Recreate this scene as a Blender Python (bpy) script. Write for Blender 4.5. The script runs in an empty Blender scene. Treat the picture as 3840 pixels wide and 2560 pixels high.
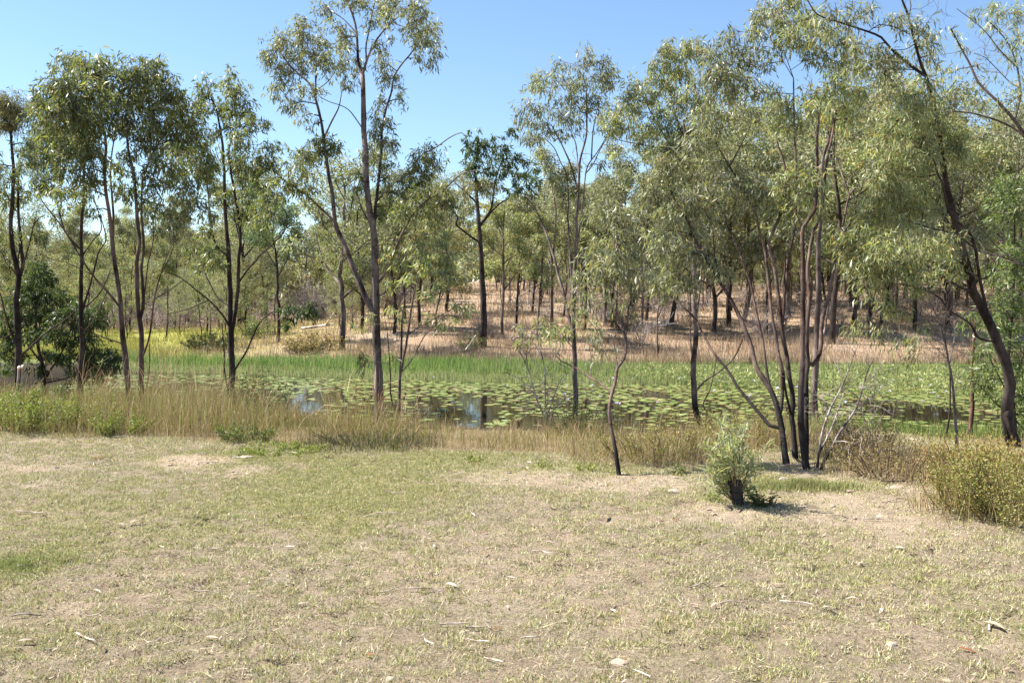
import bpy, math, random
import numpy as np
from mathutils import Vector

SC = bpy.context.scene
COL = SC.collection
rng = np.random.default_rng(7)
random.seed(7)

# ------------------------------------------------------------------ camera, sky, sun, exposure
CAM_H = 1.65
F_SRC = 35.0 / 36.0 * 3840.0          # focal length in photograph pixels
V_HOR, U_MID = 1127.0, 1920.0
cam_data = bpy.data.cameras.new('camera')
cam = bpy.data.objects.new('camera', cam_data)
COL.objects.link(cam)
cam_data.lens = 35.0
cam_data.sensor_width = 36.0
cam_data.clip_start = 0.1
cam_data.clip_end = 3000.0
PITCH = math.atan((1280.0 - V_HOR) / F_SRC)
cam.location = (0.0, 0.0, CAM_H)
cam.rotation_euler = (math.pi / 2 - PITCH, 0.0, 0.0)
SC.camera = cam

SUN_EL = math.radians(50.0)
SUN_AZ = math.radians(18.0)           # towards the pond side, from the left
world = bpy.data.worlds.new("World")
SC.world = world
world.use_nodes = True
wn = world.node_tree
wn.nodes.clear()
w_out = wn.nodes.new('ShaderNodeOutputWorld')
w_bg = wn.nodes.new('ShaderNodeBackground')
w_sky = wn.nodes.new('ShaderNodeTexSky')
w_sky.sky_type = 'NISHITA'
w_sky.sun_disc = False
w_sky.sun_elevation = SUN_EL
w_sky.sun_rotation = -(math.pi / 2 - SUN_AZ)
w_sky.air_density = 1.0
w_sky.dust_density = 0.1
w_sky.ozone_density = 4.5
w_bg.inputs['Strength'].default_value = 0.068
wn.links.new(w_sky.outputs[0], w_bg.inputs[0])
wn.links.new(w_bg.outputs[0], w_out.inputs[0])

sun_data = bpy.data.lights.new('sun', 'SUN')
sun_data.energy = 5.0
sun_data.angle = math.radians(0.53)
sun_data.color = (1.0, 0.95, 0.86)
sun = bpy.data.objects.new('sun', sun_data)
COL.objects.link(sun)
sdir = Vector((-math.cos(SUN_EL) * math.cos(SUN_AZ), math.cos(SUN_EL) * math.sin(SUN_AZ), math.sin(SUN_EL)))
sun.rotation_euler = (-sdir).to_track_quat('-Z', 'Y').to_euler()

SC.view_settings.view_transform = 'Standard'
SC.view_settings.look = 'None'
SC.view_settings.gamma = 1.0
SC.view_settings.use_curve_mapping = False
SC.view_settings.exposure = 1.56
SC.cycles.max_bounces = 6
SC.cycles.diffuse_bounces = 5
SC.cycles.transmission_bounces = 3
SC.cycles.transparent_max_bounces = 4

# ------------------------------------------------------------------ noise and terrain
def vnoise(x, y, seed=0):
    x = np.asarray(x, float); y = np.asarray(y, float)
    xi = np.floor(x).astype(np.int64); yi = np.floor(y).astype(np.int64)
    fx = x - xi; fy = y - yi
    fx = fx * fx * (3 - 2 * fx); fy = fy * fy * (3 - 2 * fy)
    def h(a, b):
        n = (a * 374761393 + b * 668265263 + seed * 1442695041) & 0x7fffffff
        n = ((n ^ (n >> 13)) * 1274126177) & 0x7fffffff
        n = n ^ (n >> 16)
        return (n & 0xffff) / 65535.0
    a = h(xi, yi); b = h(xi + 1, yi); c = h(xi, yi + 1); d = h(xi + 1, yi + 1)
    return (a * (1 - fx) + b * fx) * (1 - fy) + (c * (1 - fx) + d * fx) * fy

def fbm(x, y, seed=0, octv=3):
    s = 0; a = 0.5; t = 0
    for o in range(octv):
        s = s + a * vnoise(x * 2 ** o, y * 2 ** o, seed + o * 17); t += a; a *= 0.5
    return s / t

def sm(a, b, x):
    t = np.clip((np.asarray(x, float) - a) / (b - a), 0, 1)
    return t * t * (3 - 2 * t)

ZW = -0.70
def y_lawn(x):
    return np.interp(x, [-15, -7, -4.3, -2.6, -1, 0.5, 1.5, 2.6, 3.4, 3.8, 4.3, 4.8, 5.4, 12],
                     [12.8, 12.2, 11.6, 11.0, 10.7, 10.4, 9.9, 10.6, 10.9, 11.5, 12.1, 12.1, 10.9, 11.2])
def y_near(x):
    return np.interp(x, [-14, -9.6, -6, -2.6, -.6, 3.2, 6.3, 9, 20], [24, 23.5, 21.8, 19.2, 18.3, 17.6, 17.2, 17, 17])
def y_far(x):
    return np.interp(x, [-14, -11.6, -5, 0, 5, 10, 20], [33, 32.6, 30, 28.3, 27.8, 27.5, 27.5])

def height(x, y):
    x = np.asarray(x, float); y = np.asarray(y, float)
    yl = y_lawn(x); yn = y_near(x); yf = y_far(x)
    lawn = 0.03 * (fbm(x * 0.5, y * 0.5, 3) - 0.5)
    hum = fbm(x * 10.0, y * 10.0, 203, 2)
    lawn = lawn + (0.026 * (hum - 0.5) - 0.022 * sm(.36, .28, hum)) * (0.35 + 0.65 * sm(.38, .58, fbm(x * .55, y * .55, 207))) * (y < 16)
    t = np.clip((y - yl) / (yn - yl), 0, 1)
    near = lawn * (1 - t) + (-0.70) * t ** 1.25
    bed = -0.70 - 0.7 * sm(0, 2.0, y - yn) + 0.68 * sm(-2.0, 0, y - yf)
    zl = np.interp(y, [36, 42, 54, 80, 200, 900], [-.62, -.28, 0.02, .3, .6, 5])
    zr = np.interp(y, [36, 40, 46, 50, 60, 70, 100, 140, 250, 900], [-.62, -.2, 0.40, .66, 1.55, 2.2, 3.4, 4.6, 7, 12])
    k = sm(-18, -3, x)
    far = zl * (1 - k) + zr * k + (fbm(x * .25, y * .25, 9) - .5) * 0.35 * sm(37, 45, y)
    reed = -0.70 + 0.06 * sm(0, 3, y - yf) + 0.06 * (y - yf) / 8
    z = np.where(y < yl, lawn, np.where(y < yn, near, bed))
    z = np.where(y > yf, np.minimum(reed, -0.58), z)
    z = np.where(y > 36, far, z)
    close = sm(-12.6, -14.5, x) * sm(20, 24, y) * sm(44, 36, y)
    return np.where(close > 0, z * (1 - close) + np.maximum(z, -0.42) * close, z)

def hz(x, y):
    return float(height(np.array([x]), np.array([y]))[0])

REG = {'A': (0, 0, 1.8385), 'B': (960, 0, 1.8385), 'C': (1920, 0, 1.8385), 'D': (2880, 0, 1.8385),
       'E': (0, 853, 1.8385), 'F': (960, 853, 1.8385), 'G': (1920, 853, 1.8385), 'H': (2880, 853, 1.8385),
       'K': (2500, 1450, 3.136), 'Q': (2600, 1300, 1.6286), 'W': (3200, 1500, 1.63), 'N': (700, 1150, 2.851),
       'M': (0, 1300, 3.36), 'S': (0, 0, 0.6125), 'X': (0, 1600, 1.6336), 'Y': (1280, 1600, 1.6336), 'Z': (2560, 1600, 1.6336)}
def src(r, x, y):
    ox, oy, s = REG[r]
    return ox + x / s, oy + y / s
CP, SP = math.cos(PITCH), math.sin(PITCH)
def ray(u, v):
    a = (u - U_MID) / F_SRC; b = (1280.0 - v) / F_SRC
    d = np.array([a, CP + b * SP, -SP + b * CP])
    return d / d[1]
def at(u, v, y):                       # the point of the place seen at a photograph pixel, y metres away
    d = ray(u, v) * y
    return np.array([d[0], y, CAM_H + d[2]])
def on_ground(u, v, ymax=80.0):
    d = ray(u, v)
    y = np.arange(3.0, ymax, 0.05)
    below = (CAM_H + d[2] * y) <= height(d[0] * y, y)
    yy = y[np.argmax(below)] if below.any() else ymax
    return np.array([d[0] * yy, yy, hz(d[0] * yy, yy)])
def parse(s):
    out = []; r = None
    toks = s.replace('|', ' ').split(); i = 0
    while i < len(toks):
        if toks[i].isalpha():
            r = toks[i]; i += 1
        else:
            out.append(src(r, float(toks[i]), float(toks[i + 1]))); i += 2
    return out

# ------------------------------------------------------------------ materials
def new_mat(name):
    m = bpy.data.materials.new(name); m.use_nodes = True
    nt = m.node_tree; nt.nodes.clear()
    out = nt.nodes.new('ShaderNodeOutputMaterial')
    return m, nt, out
def attr_node(nt):
    a = nt.nodes.new('ShaderNodeAttribute'); a.attribute_name = 'Col'; return a
def mixc(nt, mode, fac, a, b):
    n = nt.nodes.new('ShaderNodeMix'); n.data_type = 'RGBA'; n.blend_type = mode
    n.clamp_result = False
    for idx, v in ((0, fac), (6, a), (7, b)):
        if hasattr(v, 'is_linked'): nt.links.new(v, n.inputs[idx])
        elif idx == 0: n.inputs[0].default_value = v
        else: n.inputs[idx].default_value = (*v, 1)
    return n.outputs[2]
def noise(nt, scale, detail=4, rough=.6, vec=None):
    n = nt.nodes.new('ShaderNodeTexNoise'); n.inputs['Scale'].default_value = scale
    n.inputs['Detail'].default_value = detail; n.inputs['Roughness'].default_value = rough
    if vec is not None: nt.links.new(vec, n.inputs['Vector'])
    return n
def ramp(nt, fac, stops):
    r = nt.nodes.new('ShaderNodeValToRGB'); nt.links.new(fac, r.inputs[0])
    el = r.color_ramp.elements
    while len(el) < len(stops): el.new(0.5)
    for e, (p, c) in zip(el, stops): e.position = p; e.color = (*c, 1)
    return r.outputs[0]

def leaf_mat(name, rough=.44, spec=.45, transl=.42):
    m, nt, out = new_mat(name)
    a = attr_node(nt)
    p = nt.nodes.new('ShaderNodeBsdfPrincipled')
    p.inputs['Roughness'].default_value = rough
    p.inputs['Specular IOR Level'].default_value = spec
    nt.links.new(a.outputs['Color'], p.inputs['Base Color'])
    t = nt.nodes.new('ShaderNodeBsdfTranslucent')
    nt.links.new(mixc(nt, 'MULTIPLY', 1.0, a.outputs['Color'], (1.15, 1.22, .62)), t.inputs['Color'])
    mx = nt.nodes.new('ShaderNodeMixShader'); mx.inputs[0].default_value = transl
    nt.links.new(p.outputs[0], mx.inputs[1]); nt.links.new(t.outputs[0], mx.inputs[2])
    nt.links.new(mx.outputs[0], out.inputs[0])
    return m
def bark_mat(name, scale=14):
    m, nt, out = new_mat(name)
    a = attr_node(nt)
    tc = nt.nodes.new('ShaderNodeTexCoord')
    mp = nt.nodes.new('ShaderNodeMapping'); mp.inputs['Scale'].default_value = (1, 1, .18)
    nt.links.new(tc.outputs['Object'], mp.inputs[0])
    n1 = noise(nt, scale, 6, .65, mp.outputs[0])
    n2 = noise(nt, scale * .35, 3, .6, mp.outputs[0])
    c = mixc(nt, 'MULTIPLY', 1.0, a.outputs['Color'], ramp(nt, n1.outputs[0], [(.3, (.5, .48, .46)), (.52, (1, 1, 1)), (.7, (1.35, 1.3, 1.25))]))
    n3 = noise(nt, scale * .22, 5, .75, tc.outputs['Object'])
    c = mixc(nt, 'MULTIPLY', 1.0, c, ramp(nt, n2.outputs[0], [(.36, (.45, .40, .38)), (.5, (1.1, 1.08, 1.06)), (.66, (1.9, 1.8, 1.72))]))
    c = mixc(nt, 'MULTIPLY', 1.0, c, ramp(nt, n3.outputs[0], [(.40, (.5, .40, .36)), (.47, (1.05, 1.02, 1.0)), (.62, (1.25, 1.25, 1.25))]))
    p = nt.nodes.new('ShaderNodeBsdfPrincipled'); p.inputs['Roughness'].default_value = .85
    p.inputs['Specular IOR Level'].default_value = .2
    nt.links.new(c, p.inputs['Base Color'])
    b = nt.nodes.new('ShaderNodeBump'); b.inputs['Strength'].default_value = .7; b.inputs['Distance'].default_value = .02
    nt.links.new(n1.outputs[0], b.inputs['Height']); nt.links.new(b.outputs[0], p.inputs['Normal'])
    nt.links.new(p.outputs[0], out.inputs[0])
    return m
def grass_mat(name, transl=.25, rough=.6):
    m, nt, out = new_mat(name)
    a = attr_node(nt)
    p = nt.nodes.new('ShaderNodeBsdfPrincipled'); p.inputs['Roughness'].default_value = rough
    p.inputs['Specular IOR Level'].default_value = .25
    nt.links.new(a.outputs['Color'], p.inputs['Base Color'])
    t = nt.nodes.new('ShaderNodeBsdfTranslucent'); nt.links.new(a.outputs['Color'], t.inputs['Color'])
    mx = nt.nodes.new('ShaderNodeMixShader'); mx.inputs[0].default_value = transl
    nt.links.new(p.outputs[0], mx.inputs[1]); nt.links.new(t.outputs[0], mx.inputs[2])
    nt.links.new(mx.outputs[0], out.inputs[0])
    return m
def plain_mat(name, col, rough=.7, var=.35, scale=40):
    m, nt, out = new_mat(name)
    tc = nt.nodes.new('ShaderNodeTexCoord')
    n = noise(nt, scale, 5, .6, tc.outputs['Object'])
    lo = tuple(c * (1 - var) for c in col); hi = tuple(min(1, c * (1 + var)) for c in col)
    p = nt.nodes.new('ShaderNodeBsdfPrincipled'); p.inputs['Roughness'].default_value = rough
    p.inputs['Specular IOR Level'].default_value = .3
    nt.links.new(ramp(nt, n.outputs[0], [(.3, lo), (.7, hi)]), p.inputs['Base Color'])
    b = nt.nodes.new('ShaderNodeBump'); b.inputs['Strength'].default_value = .4; b.inputs['Distance'].default_value = .005
    nt.links.new(n.outputs[0], b.inputs['Height']); nt.links.new(b.outputs[0], p.inputs['Normal'])
    nt.links.new(p.outputs[0], out.inputs[0])
    return m

M_LEAF = leaf_mat('gum_leaf')
M_LEAF_DULL = leaf_mat('far_gum_leaf', .6, .3, .3)
M_BARK = bark_mat('gum_bark')
M_GRASS = grass_mat('grass_blade')
M_REED = grass_mat('reed_blade', .35, .5)
M_PAD = leaf_mat('lily_pad', .35, .5, .15)
M_PETAL = plain_mat('lily_petal', (.72, .70, .82), .5, .08)

# ground
M_GROUND, nt, out = new_mat('ground_soil')
a = attr_node(nt)
tc = nt.nodes.new('ShaderNodeTexCoord')
n1 = noise(nt, 9, 8, .7, tc.outputs['Object']); n2 = noise(nt, 55, 6, .7, tc.outputs['Object']); n3 = noise(nt, 1.1, 5, .6, tc.outputs['Object'])
c = mixc(nt, 'MULTIPLY', 1.0, a.outputs['Color'], ramp(nt, n2.outputs[0], [(.3, (.55, .52, .5)), (.5, (1, 1, 1)), (.72, (1.4, 1.38, 1.35))]))
c = mixc(nt, 'MULTIPLY', .9, c, ramp(nt, n1.outputs[0], [(.3, (.75, .72, .7)), (.6, (1.12, 1.12, 1.12))]))
c = mixc(nt, 'MULTIPLY', .8, c, ramp(nt, n3.outputs[0], [(.3, (.85, .9, .85)), (.65, (1.1, 1.06, 1.05))]))
p = nt.nodes.new('ShaderNodeBsdfPrincipled'); p.inputs['Roughness'].default_value = .95; p.inputs['Specular IOR Level'].default_value = .1
nt.links.new(c, p.inputs['Base Color'])
b = nt.nodes.new('ShaderNodeBump'); b.inputs['Strength'].default_value = .9; b.inputs['Distance'].default_value = .03
nt.links.new(n2.outputs[0], b.inputs['Height']); nt.links.new(b.outputs[0], p.inputs['Normal'])
nt.links.new(p.outputs[0], out.inputs[0])

# water
M_WATER, nt, out = new_mat('pond_water')
tc = nt.nodes.new('ShaderNodeTexCoord')
n1 = noise(nt, 3.0, 3, .5, tc.outputs['Object'])
p = nt.nodes.new('ShaderNodeBsdfPrincipled')
p.inputs['Base Color'].default_value = (.022, .018, .010, 1)
p.inputs['Roughness'].default_value = .03
p.inputs['IOR'].default_value = 1.33
b = nt.nodes.new('ShaderNodeBump'); b.inputs['Strength'].default_value = .02; b.inputs['Distance'].default_value = .05
nt.links.new(n1.outputs[0], b.inputs['Height']); nt.links.new(b.outputs[0], p.inputs['Normal'])
nt.links.new(p.outputs[0], out.inputs[0])

# ------------------------------------------------------------------ mesh assembly
class Buf:
    def __init__(s): s.v = []; s.c = []; s.q = []; s.t = []; s.n = 0
    def add(s, v, c, quads=None, tris=None):
        v = np.asarray(v, float).reshape(-1, 3)
        c = np.asarray(c, float)
        if c.ndim == 1: c = np.broadcast_to(c, (len(v), 3))
        if quads is not None and len(quads): s.q.append(np.asarray(quads, np.int64) + s.n)
        if tris is not None and len(tris): s.t.append(np.asarray(tris, np.int64) + s.n)
        s.v.append(v); s.c.append(c); s.n += len(v)
    def mesh(s, name, mat, origin=(0, 0, 0), smooth=False):
        me = bpy.data.meshes.new(name)
        if s.n:
            v = np.concatenate(s.v) - np.asarray(origin, float)
            q = np.concatenate(s.q) if s.q else np.zeros((0, 4), np.int64)
            t = np.concatenate(s.t) if s.t else np.zeros((0, 3), np.int64)
            me.vertices.add(len(v)); me.vertices.foreach_set('co', v.astype(np.float32).ravel())
            nl = len(q) * 4 + len(t) * 3
            me.loops.add(nl)
            me.loops.foreach_set('vertex_index', np.concatenate([q.ravel(), t.ravel()]).astype(np.int32))
            me.polygons.add(len(q) + len(t))
            st = np.concatenate([np.arange(len(q)) * 4, len(q) * 4 + np.arange(len(t)) * 3]).astype(np.int32)
            me.polygons.foreach_set('loop_start', st)
            if smooth: me.polygons.foreach_set('use_smooth', np.ones(len(q) + len(t), bool))
            at_ = me.attributes.new('Col', 'FLOAT_COLOR', 'POINT')
            c = np.concatenate(s.c); c4 = np.ones((len(c), 4), np.float32); c4[:, :3] = c
            at_.data.foreach_set('color', c4.ravel())
            me.update(calc_edges=True)
        me.materials.append(mat)
        return me
    def build(s, name, mat, parent=None, origin=(0, 0, 0), smooth=False, kind=None):
        return link(name, s.mesh(name, mat, origin, smooth), parent, None if parent else origin, kind)

def link(name, me, parent=None, loc=None, kind=None):
    o = bpy.data.objects.new(name, me); COL.objects.link(o)
    if parent is not None: o.parent = parent
    if loc is not None: o.location = loc
    if kind: o['kind'] = kind
    return o
def tag(o, label, cat, group=None, kind=None):
    o['label'] = label; o['category'] = cat
    if group: o['group'] = group
    if kind: o['kind'] = kind
    return o
def empty(name, loc, label, cat, group=None):
    o = bpy.data.objects.new(name, None); COL.objects.link(o)
    o.location = loc; o.empty_display_size = .2
    return tag(o, label, cat, group)
def copy_thing(root, loc, rz, sc, label, group):
    r = root.copy(); COL.objects.link(r)
    r.location = loc; r.rotation_euler = (0, 0, rz); r.scale = (sc, sc, sc)
    r['label'] = label; r['group'] = group
    for ch in root.children:
        c = ch.copy(); COL.objects.link(c); c.parent = r
    return r

def unit(v):
    return v / np.maximum(np.linalg.norm(v, axis=-1, keepdims=True), 1e-9)

def smooth_line(P, R, step):
    P = np.asarray(P, float); R = np.asarray(R, float)
    n = len(P)
    out = []; rad = []
    for i in range(n - 1):
        p0 = P[max(i - 1, 0)]; p1 = P[i]; p2 = P[i + 1]; p3 = P[min(i + 2, n - 1)]
        k = max(1, int(np.linalg.norm(p2 - p1) / step))
        for j in range(k):
            t = j / k
            out.append(.5 * ((2 * p1) + (-p0 + p2) * t + (2 * p0 - 5 * p1 + 4 * p2 - p3) * t * t + (-p0 + 3 * p1 - 3 * p2 + p3) * t ** 3))
            rad.append(R[i] * (1 - t) + R[i + 1] * t)
    out.append(P[-1]); rad.append(R[-1])
    return np.array(out), np.array(rad)

def tube(buf, P, R, sides, col, lump=0.0, cap=True):
    P = np.asarray(P, float); n = len(P)
    T = unit(np.gradient(P, axis=0))
    ref = np.array([0.31, 0.9, 0.12]); ref = ref / np.linalg.norm(ref)
    if abs((T * ref).sum(1)).max() > .97: ref = np.array([0.9, -.1, .3])
    A = unit(np.cross(T, ref)); B = np.cross(T, A)
    ang = np.arange(sides) / sides * 2 * math.pi
    rr = np.asarray(R, float)[:, None] * np.ones(sides)
    if lump: rr = rr * (1 + lump * (rng.random((n, sides)) - .5) + lump * .8 * (rng.random((1, sides)) - .5))
    V = P[:, None, :] + rr[..., None] * (np.cos(ang)[None, :, None] * A[:, None, :] + np.sin(ang)[None, :, None] * B[:, None, :])
    i = np.arange(n - 1)[:, None] * sides; j = np.arange(sides)[None, :]; k = (j + 1) % sides
    q = np.stack([i + j, i + k, i + sides + k, i + sides + j], -1).reshape(-1, 4)
    c = np.asarray(col, float)
    if c.ndim == 2: c = np.repeat(c, sides, 0)
    V = V.reshape(-1, 3)
    tris = None
    if cap:
        V = np.concatenate([V, P[-1:] + T[-1:] * R[-1] * .5])
        if c.ndim == 2: c = np.concatenate([c, c[-1:]])
        b0 = (n - 1) * sides
        tris = np.stack([b0 + np.arange(sides), b0 + (np.arange(sides) + 1) % sides, np.full(sides, n * sides)], -1)
    buf.add(V, c, q, tris)

def leaves(buf, P, D, L, W, C, bend=.18):
    n = len(P)
    D = unit(D)
    S = unit(np.cross(D, rng.normal(size=(n, 3))))
    N = np.cross(D, S)
    L = np.broadcast_to(L, n)[:, None]; W = np.broadcast_to(W, n)[:, None]
    sick = rng.normal(0, .12, (n, 1)); bd = rng.normal(0, bend, (n, 1))
    v0 = P
    mid = P + D * L * .45 + S * L * sick * .5
    v1 = mid + S * W * .5 + N * W * .12; v3 = mid - S * W * .5 + N * W * .12
    v2 = P + D * L + N * L * bd - S * L * sick * .3
    V = np.stack([v0, v1, v2, v3], 1).reshape(-1, 3)
    q = np.arange(n)[:, None] * 4 + np.arange(4)[None]
    buf.add(V, np.repeat(C, 4, 0), q)

def blades(buf, X, Y, Z, H, W, lean, C, az=None, segs=1, curve=.35):
    n = len(X)
    a1 = rng.random(n) * 2 * math.pi
    az = rng.random(n) * 2 * math.pi if az is None else az
    sx, sy = np.cos(a1) * W * .5, np.sin(a1) * W * .5
    dx, dy = np.cos(az) * np.sin(lean) * H, np.sin(az) * np.sin(lean) * H
    dz = np.cos(lean) * H
    b0 = np.stack([X - sx, Y - sy, Z], 1); b1 = np.stack([X + sx, Y + sy, Z], 1)
    if segs == 1:
        tip = np.stack([X + dx, Y + dy, Z + dz], 1)
        V = np.stack([b0, b1, tip], 1).reshape(-1, 3)
        buf.add(V, np.repeat(C, 3, 0), None, np.arange(n)[:, None] * 3 + np.arange(3)[None])
    else:
        mx, my, mz = X + dx * curve, Y + dy * curve, Z + dz * .58
        m0 = np.stack([mx - sx * .8, my - sy * .8, mz], 1); m1 = np.stack([mx + sx * .8, my + sy * .8, mz], 1)
        tip = np.stack([X + dx, Y + dy, Z + dz], 1)
        V = np.stack([b0, b1, m1, m0, tip], 1).reshape(-1, 3)
        k = np.arange(n)[:, None] * 5
        buf.add(V, np.repeat(C, 5, 0), k + np.array([[0, 1, 2, 3]]), k + np.array([[3, 2, 4]]))

def palette(n, cols, wts, jit=.18):
    cols = np.asarray(cols, float); w = np.asarray(wts, float); w = w / w.sum()
    c = cols[rng.choice(len(cols), n, p=w)]
    return np.clip(c * (1 + rng.normal(0, jit, (n, 1))) * (1 + rng.normal(0, .05, (n, 3))), .004, .9)

# ------------------------------------------------------------------ lawn colour fields (greenness, bareness) of the place itself
_bare = []
for (r, x, y, rx, ry, s) in [('S', 450, 1062, 130, 16, 1), ('S', 90, 1075, 140, 7, .9), ('S', 105, 1112, 60, 8, .8), ('S', 560, 1080, 60, 14, .8),
                             ('S', 1180, 1095, 170, 16, .8), ('S', 1430, 1108, 150, 16, .9), ('S', 1660, 1185, 130, 22, .9), ('S', 1960, 1180, 200, 55, .9), ('S', 2060, 1110, 60, 50, 1),
                             ('S', 1900, 1085, 120, 16, .8), ('S', 160, 1395, 60, 10, .6), ('S', 1500, 1190, 150, 22, .5), ('S', 100, 1015, 160, 10, .6), ('S', 2300, 1480, 70, 14, .5), ('S', 1180, 1330, 500, 120, .28), ('S', 300, 1190, 150, 12, .4)]:
    u, v = src(r, x, y)
    c0 = on_ground(u, v); c1 = on_ground(u + rx / .6125, v); c2 = on_ground(u, v - ry / .6125)
    _bare.append((c0[0], c0[1], abs(c1[0] - c0[0]), abs(c2[1] - c0[1]) + .1, s))
_green = []
for (x, y, rx, ry, s) in [(760, 1130, 330, 70, 1), (60, 1300, 110, 60, 1), (600, 1055, 250, 20, .9), (1000, 1060, 260, 22, .9), (300, 1180, 330, 70, .45), (1820, 1115, 120, 18, 1), (1300, 1075, 180, 12, .7),
                          (40, 1480, 100, 60, .5), (2250, 1400, 150, 60, .35), (1900, 1290, 200, 50, .3), (1650, 1480, 250, 60, .25)]:
    u, v = src('S', x, y)
    c0 = on_ground(u, v); c1 = on_ground(u + rx / .6125, v); c2 = on_ground(u, v - ry / .6125)
    _green.append((c0[0], c0[1], abs(c1[0] - c0[0]), abs(c2[1] - c0[1]) + .1, s))
def patches(lst, x, y):
    g = np.zeros_like(np.asarray(x, float))
    for (cx, cy, rx, ry, s) in lst:
        d = np.sqrt(((x - cx) / rx) ** 2 + ((y - cy) / ry) ** 2)
        g = np.maximum(g, s * sm(1.25, .45, d + (fbm(x * 1.7, y * 1.7, 21) - .5) * 1.1))
    return g

# ------------------------------------------------------------------ ground sheet
def axis(parts):
    out = []
    for a_, b_, s_ in parts: out.append(np.arange(a_, b_, s_))
    return np.concatenate(out)
gx = axis([(-900, -200, 60), (-200, -60, 12), (-60, -22, 1.5), (-22, -7.4, .45), (-7.4, 7.4, .056), (7.4, 22, .45), (22, 60, 1.5), (60, 200, 12), (200, 901, 60)])
gy = axis([(-60, -6, 3), (-6, 3, 1.0), (3, 3.8, .2), (3.8, 12.2, .056), (12.2, 42, .33), (42, 90, 1.0), (90, 160, 4), (160, 400, 20), (400, 1501, 100)])
GX, GY = np.meshgrid(gx, gy)
GZ = height(GX, GY)
nx, ny = len(gx), len(gy)
fx, fy = GX.ravel(), GY.ravel()
yl, yn, yf = y_lawn(fx), y_near(fx), y_far(fx)
bare, green = patches(_bare, fx, fy), patches(_green, fx, fy)
def lerp(a_, b_, t): return a_ + (np.asarray(b_) - a_) * t[:, None]
gc = np.tile(np.array([.25, .20, .145]), (len(fx), 1))
gc = lerp(gc, [.20, .185, .085], green * .75)
gc = lerp(gc, [.37, .295, .22], bare * .8)
gc = lerp(gc, [.20, .15, .085], sm(0, .8, fy - yl) * 1.0)
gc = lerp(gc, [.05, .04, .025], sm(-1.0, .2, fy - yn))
kx = sm(-16, -4, fx + 4 * (fbm(fx * .2, fy * .2, 4) - .5))
farc = lerp(np.tile(np.array([.27, .26, .07]), (len(fx), 1)), [.31, .225, .155], kx)
farc = lerp(farc, [.25, .19, .135], sm(50, 62, fy) * (1 - kx))
farc = lerp(farc, [.36, .285, .22], sm(.55, .7, fbm(fx * .3, fy * .3, 31)) * kx * .7)
gc = lerp(gc, [.13, .15, .05], sm(-.5, .5, fy - yf))
tt = sm(35, 37.5, fy)
gc = gc * (1 - tt[:, None]) + farc * tt[:, None]
idx = (np.arange(ny - 1)[:, None] * nx + np.arange(nx - 1)[None]).ravel()
gb = Buf()
gb.add(np.stack([fx, fy, GZ.ravel()], 1), gc, np.stack([idx, idx + 1, idx + nx + 1, idx + nx], 1))
gnd = gb.build('ground', M_GROUND, smooth=True)
gnd['kind'] = 'structure'; gnd['label'] = 'dry mown ground sloping to the pond and the brown hillside behind'
wb = Buf()
xs = np.linspace(-15, 40, 56); ysw = np.linspace(15, 36, 22)
WX, WY = np.meshgrid(xs, ysw)
idx = (np.arange(21)[:, None] * 56 + np.arange(55)[None]).ravel()
wb.add(np.stack([WX.ravel(), WY.ravel(), np.full(WX.size, ZW)], 1), (.02, .02, .01), np.stack([idx, idx + 1, idx + 57, idx + 56], 1))
pond = wb.build('pond_water', M_WATER)
pond['kind'] = 'structure'; pond['label'] = 'still dark pond water reflecting sky and trunks'

# ------------------------------------------------------------------ trees built from traced limbs
BARKS = {'grey': (.14, .116, .105), 'pale': (.125, .10, .092), 'dark': (.045, .034, .03), 'brown': (.095, .068, .058), 'dead': (.23, .21, .20), 'red': (.10, .06, .045)}
LEAFP = {  # palette, weights
 'deep': ([(.12, .145, .06), (.165, .185, .075), (.23, .24, .10), (.26, .26, .19), (.26, .23, .08)], [3, 3, 2, 1.8, .5]),
 'grey': ([(.17, .18, .12), (.225, .235, .15), (.30, .305, .20), (.34, .34, .26), (.29, .28, .12), (.32, .22, .10)], [3, 3, 2.5, 1.2, 1, .3]),
 'lime': ([(.20, .225, .11), (.28, .30, .155), (.35, .365, .21), (.38, .35, .14), (.40, .25, .11)], [3, 3, 2.5, 1, .4]),
 'dark': ([(.055, .085, .03), (.085, .115, .042), (.13, .15, .08)], [3, 2, 1]),
 'fresh': ([(.15, .20, .075), (.20, .245, .10), (.12, .16, .055)], [2, 2, 1]),
 'olive': ([(.20, .185, .09), (.26, .23, .115), (.17, .17, .08)], [2, 2, 1]),
 'blue': ([(.13, .18, .11), (.18, .23, .14)], [1, 1]),
}

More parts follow.
